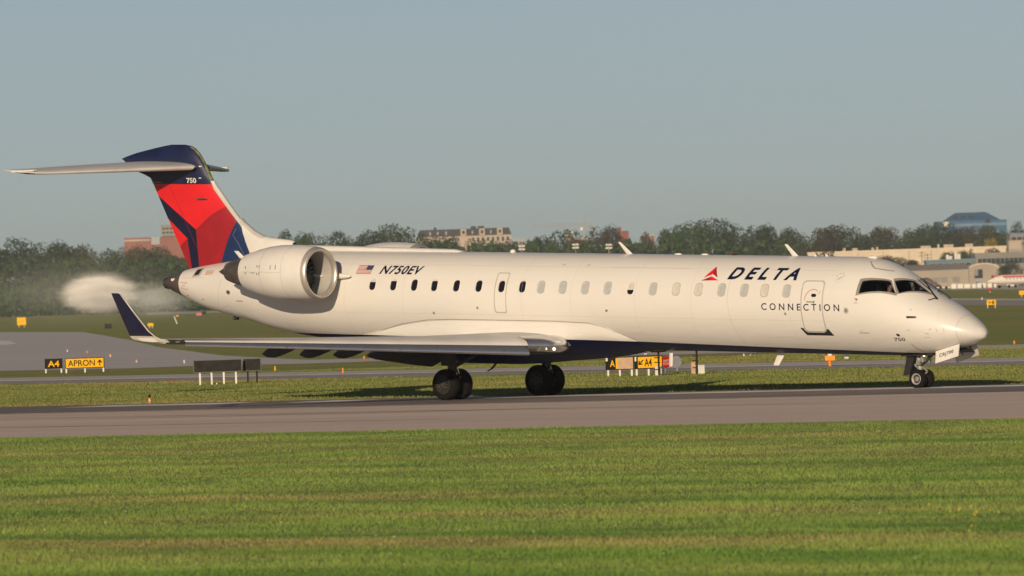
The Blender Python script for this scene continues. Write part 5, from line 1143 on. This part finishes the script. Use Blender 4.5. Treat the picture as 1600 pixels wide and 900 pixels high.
M['winb'] = simple('far_window_glass', (0.03, 0.04, 0.05), .15); M['bwhite'] = wall_mat('white_cladding', (0.72, 0.68, 0.62)); M['conc'] = wall_mat('concrete_tower', (0.28, 0.26, 0.24)); M['steel'] = simple('painted_steel', (0.36, 0.34, 0.33), .6); M['dirt'] = simple('heaped_soil', (0.16, 0.095, 0.06), .95, 0, .3, .5); M['cont'] = simple('white_container', (0.66, 0.62, 0.57), .6); M['jetred'] = simple('jet_red', (0.45, 0.05, 0.06), .4); M['toilet'] = simple('blue_plastic', (0.05, 0.19, 0.42), .5)
def rect(px0, px1, ytop, Y):
    a, b = at(px0, ytop, Y), at(px1, ytop, Y); return a.x, b.x, (a.z + b.z) / 2
def block(name, label, px0, px1, ytop, Y, depth, wall, roof='bgrey', parapet=.5):
    x0, x1, z = rect(px0, px1, ytop, Y); e = empty(name, ((x0 + x1) / 2, Y, 0)); tag(e, label, 'building'); w = x1 - x0
    MB().span((-w / 2, 0, 0), (w / 2, depth, z - parapet)).build('wall', M[wall], e); rf = MB().span((-w / 2 - .15, -.15, z - parapet), (w / 2 + .15, depth + .15, z)).build('roof', M[roof], e)
    return e, w, z, rf
def windows(e, w, x0, x1, z0, z1, n, fill=.7, mat='winb', y=-.06, rows=1):
    for r_ in range(rows):
        a = z0 + (z1 - z0) * r_ / rows; b = a + (z1 - z0) / rows * (.65 if rows > 1 else 1)
        for i in range(n):
            c_ = x0 + (x1 - x0) * (i + .5) / n; hw_ = (x1 - x0) / n * fill / 2
            wo = MB().span((c_ - hw_ - .12, y + .03, a - .12), (c_ + hw_ + .12, .02, b + .12)).build('window', M['steel'], e); MB().span((c_ - hw_, y - .02, a), (c_ + hw_, y + .028, b)).build('pane', M[mat], wo)
# long beige warehouse
e, w, z, rf = block('warehouse', 'long beige flat roofed warehouse behind the cockpit', 1262, 1572, 389, 2720, 40, 'beige', 'beige', .8)
for px, wp, hp in ((1320, 5, 5), (1337, 8, 4), (1365, 4, 4), (1372, 3, 5), (1442, 4, 4), (1450, 12, 4), (1468, 3, 6), (1484, 15, 5), (1516, 12, 5)):
    x, _, _ = rect(px, px, 389, 2720); s_ = 2720 / FPX; MB().span((x - e.location.x - wp * s_ / 2, 6, z), (x - e.location.x + wp * s_ / 2, 9, z + hp * s_)).build('roof_unit', M['stone'], rf)
for px in (1300, 1340, 1380, 1420, 1455, 1520, 1555):
    x, _, _ = rect(px, px, 389, 2720); MB().span((x - e.location.x - .12, -.12, 0), (x - e.location.x + .12, -.02, z - .8)).build('wall_joint', M['tan'], e)
# curved-roof hangar
x0, x1, z = rect(1436, 1561, 416, 2420); e = empty('hangar', ((x0 + x1) / 2, 2420, 0)); tag(e, 'tan hangar with a rounded end gable and long low wing', 'building'); w = x1 - x0; s_ = 2420 / FPX
gx0, gx1 = w / 2 - 47 * s_, w / 2; zt = rect(1532, 1533, 413, 2420)[2]; ze = rect(1532, 1533, 420, 2420)[2]
prof = [(gx0 + (gx1 - gx0) * f, ze + (zt - ze) * (1 - (2 * f - 1) ** 2) ** .7) for f in np.linspace(0, 1, 15)]
MB().prism([(gx0, 0, 0)] + [(a, 0, b) for a, b in prof] + [(gx1, 0, 0)], (0, 26, 0)).build('gable_hall', M['tan'], e)
MB().prism([(a, -.3, b + .02) for a, b in prof] + [(a, -.3, b + .4) for a, b in prof[::-1]], (0, 27, 0)).build('roof', M['beige'], e)
zw = rect(1480, 1481, 421, 2420)[2]; MB().span((-w / 2 - 12 * s_, 3, 0), (gx0 - .02, 22, zw)).build('wing_hall', M['tan'], e)
MB().prism([(-w / 2 - 20 * s_, 2.6, zw), (gx0 - .02, 2.6, zw), (gx0 - .02, 12, zw + 1.5), (-w / 2 - 20 * s_, 12, zw + 1.5)], (0, .3, .15)).build('wing_roof', M['rooftan'], e)
MB().span((gx0 + 8 * s_, -.1, 2.2), (gx0 + 21 * s_, .05, 4.9)).build('hangar_door', M['winb'], e); MB().span((gx0 + 8 * s_, -.15, 3.0), (gx0 + 14 * s_, -.05, 4.9)).build('door_leaf', M['bgrey'], e)
for px in (1462, 1475, 1495):
    x, _, _ = rect(px, px, 432, 2420); MB().span((x - e.location.x - 1.1, 2.85, 1.3), (x - e.location.x + 1.1, 2.98, 2.8)).build('window', M['bgrey'], e)
# office buildings
e, w, z, rf = block('office_building', 'grey office block with one dark ribbon of windows at right', 1524, 1640, 393.5, 2500, 25, 'bgrey', 'bgrey', 1.3); s_ = 2500 / FPX
windows(e, w, -w / 2 + .6, w / 2, z - 18 * s_, z - 9 * s_, 16, .88)
e, w, z, rf = block('low_building', 'low teal clad building between hangar and grey office', 1447, 1524, 405, 2460, 14, 'teal', 'bluelt', .5); windows(e, w, -w / 2 + 1, w / 2 - 1, z - 3.2, z - 1.2, 6, .6)
for px, hp in ((1482, 7), (1487, 5), (1495, 9), (1500, 8)):
    x, _, _ = rect(px, px, 405, 2460); MB().span((x - e.location.x - .5, 4, z), (x - e.location.x + .4, 5, z + hp * 2460 / FPX)).build('roof_vent', M['bwhite'], rf)
e, w, z, rf = block('glass_building', 'dark glass gridded block at the right edge above the office', 1578, 1650, 363, 2700, 20, 'bgrey', 'bluelt', .5); windows(e, w, -w / 2 + .3, w / 2, z - 4.2, z - .7, 8, .86, rows=2)
e, w, z, rf = block('plant_room', 'beige ribbed plant room in front of the glass gridded block', 1576, 1596, 376, 2650, 12, 'stone', 'stone', .4); windows(e, w, -w / 2 + .5, w / 2 - .5, z - 6.0, z - 2.8, 5, .4, 'bgrey')
# blue building with hipped top
x0, x1, z = rect(1464, 1573, 344.5, 3350); e = empty('blue_office_building', ((x0 + x1) / 2, 3350, 0)); tag(e, 'blue glass office building with a hipped roof above the trees', 'building'); w = x1 - x0; s_ = 3350 / FPX
MB().span((-w / 2, 0, 0), (w / 2, 28, z)).build('wall', M['bluecl'], e)
for k_ in range(4): MB().span((-w / 2 - .1, -.25, z - 2.4 - k_ * 3.2), (w / 2 + .1, -.02, z - 1.2 - k_ * 3.2)).build('pale_band', M['bluelt'], e)
za = rect(1520, 1521, 331.5, 3350)[2]; hx = lambda px: rect(px, px, 340, 3350)[0] - e.location.x
rf = MB().add([(hx(1477), .5, z + .02), (hx(1563), .5, z + .02), (hx(1563), 27, z + .02), (hx(1477), 27, z + .02), (hx(1496), 8, za), (hx(1542), 8, za), (hx(1542), 20, za), (hx(1496), 20, za)], [(0, 1, 5, 4), (1, 2, 6, 5), (2, 3, 7, 6), (3, 0, 4, 7), (4, 5, 6, 7), (3, 2, 1, 0)]).build('roof', M['bluecl'], e)
for px0, px1 in ((1489, 1496), (1501, 1508), (1514, 1521)): MB().span((hx(px0), 2.4, z + 1.0), (hx(px1), 4.2, z + 2.2)).build('roof_window', M['winb'], rf)
MB().prism([(hx(1543) + 5 * s_ * math.cos(b), -.2, z - 1.6 + 8 * s_ * max(0, math.sin(b))) for b in np.linspace(0, math.pi, 13)], (0, 6, 0)).build('arched_window', M['winb'], e)
MB().span((hx(1473), -.5, z - 2.2), (hx(1482), -.3, z - .2)).build('roof_sign', M['bwhite'], e)
# mansard building
x0, x1, z = rect(652, 799, 360, 3300); e = empty('mansard_building', ((x0 + x1) / 2, 3300, 0), R(1)); tag(e, 'beige apartment building with dark mansard roof and dormers above the trees', 'building'); w = x1 - x0; s_ = 3300 / FPX
zt = rect(725, 726, 357.5, 3300)[2]; zm = zt - 11 * s_
MB().span((-w / 2, 0, 0), (w / 2, 18, zm)).build('wall', M['stone'], e)
rf = MB().add([(-w / 2 + 2 * s_ * 2, -.2, zm + .02), (w / 2, -.2, zm + .02), (w / 2, 18, zm + .02), (-w / 2, 18, zm + .02), (-w / 2 + 1.4, 1.2, zt), (w / 2 - 1, 1.2, zt), (w / 2 - 1, 16, zt), (-w / 2 + 1, 16, zt)], [(0, 1, 5, 4), (1, 2, 6, 5), (2, 3, 7, 6), (3, 0, 4, 7), (4, 5, 6, 7)]).build('roof', M['slate'], e)
hx = lambda px: rect(px, px, 360, 3300)[0] - e.location.x
for px in (724, 753, 781): d_ = MB().span((hx(px - 4.5), -.6, zm), (hx(px + 4.5), 3, zt - .1)).build('dormer', M['stone'], rf); MB().span((hx(px - 2), -.7, zm + .8), (hx(px + 2), -.58, zt - .8)).build('window', M['winb'], d_)
for px in (672, 684, 697, 738, 767): MB().span((hx(px - 1.2), -.35, zm + .6), (hx(px + 1.2), 1.5, zm + 2.0)).build('roof_light', M['galv'], rf)
windows(e, w, hx(735), hx(797), zm - 2.4, zm - .9, 8, .45)
for px, wp in ((740, 8), (752, 10), (680, 4)): MB().span((hx(px - wp / 2), 5, zt), (hx(px + wp / 2), 8, zt + 1.0)).build('roof_unit', M['slate'], rf)
# brick buildings
e, w, z, rf = block('brick_building', 'long dull brick building left of the fin', 194, 290, 370.5, 3200, 15, 'brickd', 'brickd', .5); MB().span((-w / 2, -.1, z - 1.4), (-w / 2 + w * .42, -.02, z - .7)).build('pale_sign_band', M['stone'], e); MB().span((-w / 2 + w * .44, -.3, z - 3), (-w / 2 + w * .58, -.02, z)).build('pale_bay', M['galv'], e)
MB().span((-w * .35, -2.5, 0), (w / 2, -.35, z - 4.2)).build('lower_wing', M['brickd'], e)
e, w, z, rf = block('tower_block', 'grey concrete tower block partly hidden by the fin', 251, 283, 351, 3300, 14, 'conc', 'conc', .5)
for k_ in range(4): windows(e, w, -w / 2 + .4, w / 2 - .4, z - 2.0 - k_ * 1.7, z - 1.1 - k_ * 1.7, 5, .8, 'winb')
e, w, z, rf = block('brick_building', 'red brick block with a taller left part behind the bronze tree', 966, 982, 361, 3150, 12, 'brick', 'brick', .3); MB().span((-w / 2, -.4, z), (-w / 2 + w * .3, 6, z + 1.6)).build('stair_tower', M['brick'], e)
e, w, z, rf = block('brick_building', 'low red brick block under the crane jib', 884, 914, 372.5, 3150, 12, 'brick', 'stone', .5); windows(e, w, -w / 2 + .5, w / 2 - .5, z - 2.6, z - 1.3, 6, .5)
e, w, z, rf = block('white_block', 'small pale block above the low red brick block', 884, 897, 361.5, 3200, 8, 'bwhite', 'bwhite', .3); MB().span((-w * .3, -.2, z - 3), (w * .1, -.02, z - 1.2)).build('door_panel', M['stone'], e)
e, w, z, rf = block('brick_building', 'brick roofline just right of the bronze trees near the first blade antenna', 1003, 1022, 366.5, 3150, 10, 'brick', 'stone', .6); windows(e, w, -w / 2 + .4, w / 2 - .4, z - 2.6, z - 1.3, 4, .5)
e, w, z, rf = block('flat_building', 'pale low roofline at the right end of the mansard building', 798, 822, 372.5, 3250, 10, 'galv', 'galv', .5); windows(e, w, -w / 2 + .4, w / 2 - .4, z - 2.6, z - 1.3, 4, .5)
# soft volumes standing in for heat shimmer and the white building it blurs
def puff(name, label, px0, px1, y0, y1, Y, dens, col, scale):
    c = at((px0 + px1) / 2, (y0 + y1) / 2, Y); s_ = Y / FPX; a, b, d = (px1 - px0) / 2 * s_, (px1 - px0) / 2 * s_, (y1 - y0) / 2 * s_
    secs = [[(math.sin(t) * math.cos(q), math.sin(t) * math.sin(q), -math.cos(t)) for q in np.linspace(0, 2 * math.pi, 24, endpoint=False)] for t in np.linspace(.02, math.pi - .02, 14)]
    m = bpy.data.materials.new(name); m.use_nodes = True; t = m.node_tree; t.nodes.remove(t.nodes['Principled BSDF'])
    tc = t.nodes.new('ShaderNodeTexCoord'); ln_ = t.nodes.new('ShaderNodeVectorMath'); ln_.operation = 'LENGTH'; t.links.new(tc.outputs['Object'], ln_.inputs[0])
    nz = t.nodes.new('ShaderNodeTexNoise'); mp = t.nodes.new('ShaderNodeMapping'); mp.inputs['Scale'].default_value = scale; t.links.new(tc.outputs['Object'], mp.inputs[0]); t.links.new(mp.outputs[0], nz.inputs['Vector']); nz.inputs['Scale'].default_value = 2.0; nz.inputs['Detail'].default_value = 4
    def mt(op, x, y):
        o = t.nodes.new('ShaderNodeMath'); o.operation = op
        for i, v in enumerate((x, y)):
            if isinstance(v, (int, float)): o.inputs[i].default_value = v
            else: t.links.new(v, o.inputs[i])
        return o.outputs[0]
    f = mt('MAXIMUM', mt('SUBTRACT', mt('SUBTRACT', 1.0, ln_.outputs['Value']), mt('MULTIPLY', mt('SUBTRACT', nz.outputs['Fac'], .45), .40)), 0.0); f = mt('MULTIPLY', f, f)
    pv_ = t.nodes.new('ShaderNodeVolumePrincipled'); pv_.inputs['Color'].default_value = (*col, 1); pv_.inputs['Anisotropy'].default_value = -.48; t.links.new(mt('MULTIPLY', f, dens), pv_.inputs['Density']); t.links.new(pv_.outputs[0], t.nodes['Material Output'].inputs['Volume'])
    o = MB().loft(secs).build(name, m, None, True); o.location = c; o.scale = (a, b, d); tag(o, label, 'exhaust haze', kind='stuff')
puff('shimmer_volume', 'soft white volume standing in for a heat blurred building left of the winglet', 84, 226, 420, 496, 262, 6.5, (.99, .985, .98), (.9, .9, 2.4))
puff('shimmer_volume', 'faint bluish volume standing in for heat blur between white volume and tail cone', 150, 330, 428, 506, 255, 0.40, (.9, .93, .97), (.9, .9, 2.4))
puff('heat_haze', 'wide faint heat haze drifting left behind the engines', -120, 340, 384, 528, 275, 0.04, (.88, .9, .9), (.9, .9, 2.0))
# tower crane
s_ = 3250 / FPX; cb0 = at(912, 352, 3250); e = empty('tower_crane', (cb0.x, 3250, 0)); tag(e, 'thin grey tower crane with its jib pointing left', 'crane'); zt = at(912, 353, 3250).z
ms = MB()
for dx, dy in ((-.6, -.6), (.6, -.6), (.6, .6), (-.6, .6)): ms.tube((dx, dy, 0), (dx, dy, zt), .13, .13, 5)
for k_ in range(int(zt / 1.6)): q = 1 if k_ % 2 else -1; ms.tube((-.6 * q, -.6, k_ * 1.6), (.6 * q, -.6, k_ * 1.6 + 1.6), .08, .08, 4)
ms.build('mast', M['steel'], e)
jl = 82 * s_; jb = MB()
for dz, dy in ((0, -.5), (0, .5), (.9, 0)): jb.tube((3.5, dy, zt + dz), (-jl, dy, zt + dz + .4), .12, .09, 5)
for k_ in range(16): jb.tube((-jl * k_ / 16, 0, zt + .9), (-jl * (k_ + .5) / 16, .5, zt + .2), .06, .06, 4).tube((-jl * (k_ + .5) / 16, -.5, zt + .2), (-jl * (k_ + 1) / 16, 0, zt + 1.0), .06, .06, 4)
jb.build('jib', M['steel'], e); ap_ = MB(); ap_.tube((0, 0, zt), (1.0, 0, zt + 5), .18, .1, 5).tube((1.0, 0, zt + 5), (-jl * .6, 0, zt + 1.1), .05, .05, 4).tube((1.0, 0, zt + 5), (3.5, 0, zt + .5), .05, .05, 4); ap_.build('apex', M['steel'], e); MB().box((3.0, 0, zt - .6), (1.4, 1, 1.4)).build('counterweight', M['conc'], e); MB().box((-.9, -.6, zt - 1.2), (1.0, 1.0, 1.4)).build('cab', M['bwhite'], e)
# floodlight masts seen over the cabin roof
def flood(px, ytop, label):
    p_ = at(px, ytop, 2500); e = empty('floodlight_mast', (p_.x, 2500, 0)); tag(e, label, 'floodlight', 'floodlights behind the cabin roof'); MB().tube((0, 0, 0), (0, 0, p_.z), .16, .10, 6).build('pole', M['steel'], e)
    for k_, dz in enumerate((0, -1.0)):
        for dx in (-.55, .55): MB().box((dx, -.2, p_.z + dz - .3), (.9, .4, .5)).build('lamp_head', M['bwhite'], e)
flood(815, 383, 'floodlight mast left of three over the cabin roof near the spine end'); flood(899, 380.5, 'floodlight mast under the low red brick block'); flood(951, 381, 'floodlight mast just left of the first blade antenna')
for px, yt, lb in ((1440, 393, 'wooden utility pole in front of the beige warehouse'), (1449, 396, 'second utility pole right of the wooden one by the warehouse')):
    p_ = at(px, yt, 2520); e = empty('utility_pole', (p_.x, 2520, 0)); tag(e, lb, 'pole'); MB().tube((0, 0, 0), (0, 0, p_.z), .14, .10, 6).build('pole', M['bark'], e)
    for dz in (.4, 1.4): MB().box((0, 0, p_.z - dz), (2.4, .12, .14)).build('cross_arm', M['bark'], e)
# soil heap, fence, containers, cones, toilet, vehicles
hp = MB(); g0, g1 = ground(1425, 449), ground(1474, 447.5); ng_ = 14
Yh = 2250; xa, xb = at(1424, 445, Yh).x, at(1474, 445, Yh).x
V = []; F = []
for i in range(ng_ + 1):
    for j in range(7):
        f = i / ng_; q = j / 6; hgt = 3.0 * (math.sin(math.pi * f) ** .8) * math.sin(math.pi * q) * (1.25 - .6 * f); V.append((xa + (xb - xa) * f, Yh + 8 * q, max(0, hgt + random.uniform(-.15, .15) * (hgt > .2))))
for i in range(ng_):
    for j in range(6): F.append((i * 7 + j, (i + 1) * 7 + j, (i + 1) * 7 + j + 1, i * 7 + j + 1))
tag(mesh_obj('soil_heap', V, F, M['dirt'], None, True), 'brown heap of soil just right of the windscreen', 'soil heap')
fe = empty('chain_fence', (at(1470, 444, 2150).x, 2150, 0)); tag(fe, 'thin grey fence along the foot of the hangar', 'fence'); xl, xr = at(1440, 444, 2150).x - fe.location.x, at(1640, 444, 2150).x - fe.location.x
nf = 20
for i in range(nf + 1): x = xl + (xr - xl) * i / nf; MB().tube((x, 0, 0), (x, 0, 2.3), .05, .05, 5).build('post', M['steel'], fe)
for z_ in (.3, 1.0, 1.7, 2.25): MB().tube((xl, 0, z_), (xr, 0, z_), .035, .035, 4).build('rail', M['steel'], fe)
def cont(px0, px1, ytop, ybot, label, r_):
    g = ground((px0 + px1) / 2, ybot); sc = FPX / g.y; e = empty('cargo_container', g, r_); tag(e, label, 'container', 'white containers in a row on the far ramp'); w, h = (px1 - px0) / sc * .94, (ybot - ytop) / sc
    MB().prism([(-w / 2, -.8, .15), (w / 2, -.8, .15), (w / 2, -.8, h), (-w / 2 + .2, -.8, h), (-w / 2, -.8, h * .7)], (0, 1.6, 0)).build('body', M['cont'], e); MB().span((-w / 2 - .03, -.85, 0), (w / 2 + .03, .85, .15)).build('base', M['steel'], e); MB().span((-w * .3, -.83, .3), (w * .3, -.805, h * .85)).build('door_curtain', M['bwhite'], e)
xs = [(1486, 1495), (1495.5, 1505), (1506, 1517), (1518, 1525), (1526, 1533.5), (1534, 1541), (1543, 1550.5), (1552, 1557)]
for i, (a, b) in enumerate(xs): cont(a, b, 443.5 - (i > 3) * 1.2 - .0, 451.6 - i * .28, f'white cargo container, {ORD[i]} from the left in the row right of the windscreen', random.uniform(-.1, .1))
for px, lb in ((1458.5, 'orange cone barrel left of two right of the windscreen'), (1463.5, 'orange cone barrel right of two right of the windscreen')):
    g = ground(px, 447.6); e = empty('traffic_barrel', g); tag(e, lb, 'barrel', 'orange barrels'); n = 10; sc = FPX / g.y; P = lambda r_, z: [(r_ * math.cos(2 * math.pi * j / n), r_ * math.sin(2 * math.pi * j / n), z) for j in range(n)]
    h = 5.5 / sc; MB().loft([P(.42, 0), P(.40, h * .4), P(.34, h * .9), P(.15, h)]).build('drum', M['orange'], e, True, 40); MB().loft([P(.43, h * .45), P(.41, h * .6)]).build('band', M['post'], e, True)
g = ground(1528.5, 448); e = empty('portable_toilet', g); tag(e, 'small blue portable cabin behind the white containers', 'portable toilet'); sc = FPX / g.y; MB().box((0, .5, 4.5 / sc), (6 / sc, 1, 9 / sc)).build('cabin', M['toilet'], e); MB().box((0, .5, 9.3 / sc), (6.6 / sc, 1.1, .8 / sc), taper=.7).build('roof', M['bwhite'], e)
g = ground(1547, 457); e = empty('marker_ball', g); tag(e, 'small round red marker on a short post below the containers', 'marker'); sc = FPX / g.y; MB().tube((0, 0, 0), (0, 0, 4 / sc), .08, .08, 6).build('post', M['post'], e)
bb_ = MB(); r_ = 2.6 / sc; bb_.loft([[(r_ * math.sin(t) * math.cos(b), r_ * math.sin(t) * math.sin(b), 4.2 / sc - r_ * math.cos(t)) for b in np.linspace(0, 2 * math.pi, 12, endpoint=False)] for t in np.linspace(.05, math.pi - .05, 9)]); bb_.build('ball', M['stopred'], e, True)
# long flat trailer left of the containers
g = ground(1473, 452); e = empty('flat_trailer', g); tag(e, 'low white flat trailer left of the container row', 'trailer'); sc = FPX / g.y; MB().box((0, 0, 2.6 / sc), (36 / sc, 1.8, 1.8 / sc)).build('bed', M['cont'], e)
for f in (-.35, -.1, .15, .4): MB().tube((36 / sc * f, -.95, .35), (36 / sc * f, -.7, .35), .35, .35, 10).build('wheel', M['rubber'], e)
# white van
g = ground(1581.5, 449.3); sc = FPX / g.y; e = empty('parked_van', g); tag(e, 'white van with a sloping bonnet parked before the red and white jet', 'van'); w, h = 17 / sc, 8.6 / sc
MB().prism([(-w / 2, -.9, .35), (w / 2, -.9, .35), (w / 2, -.9, h * .55), (w * .42, -.9, h), (-w * .28, -.9, h), (-w * .45, -.9, h * .55), (-w / 2, -.9, h * .45)], (0, 1.8, 0)).build('body', M['bwhite'], e)
MB().span((-w * .20, -.93, h * .58), (w * .33, -.905, h * .92)).build('side_windows', M['winb'], e)
for f in (-.3, .3): MB().tube((w * f, -.95, .35), (w * f, -.6, .35), .36, .36, 12).build('wheel', M['rubber'], e)
# parked jet at the right edge
g = ground(1600, 449.2); sc = FPX / g.y; e = empty('parked_jet', (g.x, g.y + 6, 0), R(4)); tag(e, 'parked white jet with a red stripe cut by the right picture edge', 'airplane')
nr = 1.0; zc = 1.9; secs = []
for d, r_, dz in ((-55 / sc, .02, -.35), (-53 / sc, .2, -.32), (-48 / sc, .5, -.2), (-41 / sc, .82, -.07), (-33 / sc, nr, 0), (10, nr, 0), (18, .9, .1), (24, .35, .4), (26, .07, .5)): secs.append([(d, r_ * math.cos(b), zc + dz + r_ * math.sin(b)) for b in np.linspace(0, 2 * math.pi, 20, endpoint=False)])
MB().loft(secs).build('fuselage', M['bwhite'], e, True, 50); MB().span((-30 / sc, -.94, zc + .42), (12, -.6, zc + .80)).build('red_stripe', M['jetred'], e)
for k_ in range(14): MB().span((-26 / sc + k_ * .8, -1.02, zc + .05), (-26 / sc + k_ * .8 + .22, -.96, zc + .32)).build('window', M['winb'], e)
MB().add([(-2, -1.2, zc - 1), (3, -1.2, zc - 1), (7, -11, zc - .4), (5.6, -11, zc - .4), (-2, -1.2, zc - 1.3), (3, -1.2, zc - 1.2), (7, -11, zc - .5), (5.6, -11, zc - .5)], [(0, 1, 2, 3), (7, 6, 5, 4), (0, 3, 7, 4), (1, 5, 6, 2), (2, 6, 7, 3)]).build('wing', M['galv'], e)
MB().add([(19, -.12, zc + 1), (25, -.12, zc + 1), (27, -.08, zc + 5), (25, -.08, zc + 5), (19, .12, zc + 1), (25, .12, zc + 1), (27, .08, zc + 5), (25, .08, zc + 5)], [(0, 1, 2, 3), (7, 6, 5, 4), (0, 3, 7, 4), (1, 5, 6, 2), (2, 6, 7, 3)]).build('fin', M['jetred'], e)
for x in (-36 / sc, 3): lg = MB().tube((x, 0, .3), (x, 0, zc - .6), .12, .12, 6).build('gear_leg', M['strut'], e); MB().tube((x, -.25, .35), (x, .25, .35), .35, .35, 10).build('wheel', M['rubber'], lg)
x0, x1, z = rect(1552, 1640, 428.5, 2300); e = empty('red_roof_shed', ((x0 + x1) / 2, 2300, 0)); tag(e, 'low shed with a red fascia behind the parked jet', 'building'); w = x1 - x0; MB().span((-w / 2, 0, 0), (w / 2, 8, z - 1.4)).build('wall', M['tan'], e); MB().span((-w / 2 - .1, -.2, z - 1.4), (w / 2 + .1, 8.2, z)).build('roof', M['jetred'], e)
# ================================================================== HAZE
hzm = bpy.data.materials.new('evening_haze'); hzm.use_nodes = True; ht = hzm.node_tree; ht.nodes.remove(ht.nodes['Principled BSDF'])
pv = ht.nodes.new('ShaderNodeVolumePrincipled'); pv.inputs['Color'].default_value = (.80, .88, .95, 1); pv.inputs['Density'].default_value = 0.000065; pv.inputs['Anisotropy'].default_value = 0.0; ht.links.new(pv.outputs[0], ht.nodes['Material Output'].inputs['Volume'])
hb3 = MB(); hb3.span((-3100, -260, -1.0), (3100, 8100, 46.0)); hzo = hb3.build('haze', hzm); tag(hzo, 'thin evening haze over the whole airfield', 'haze', kind='stuff')
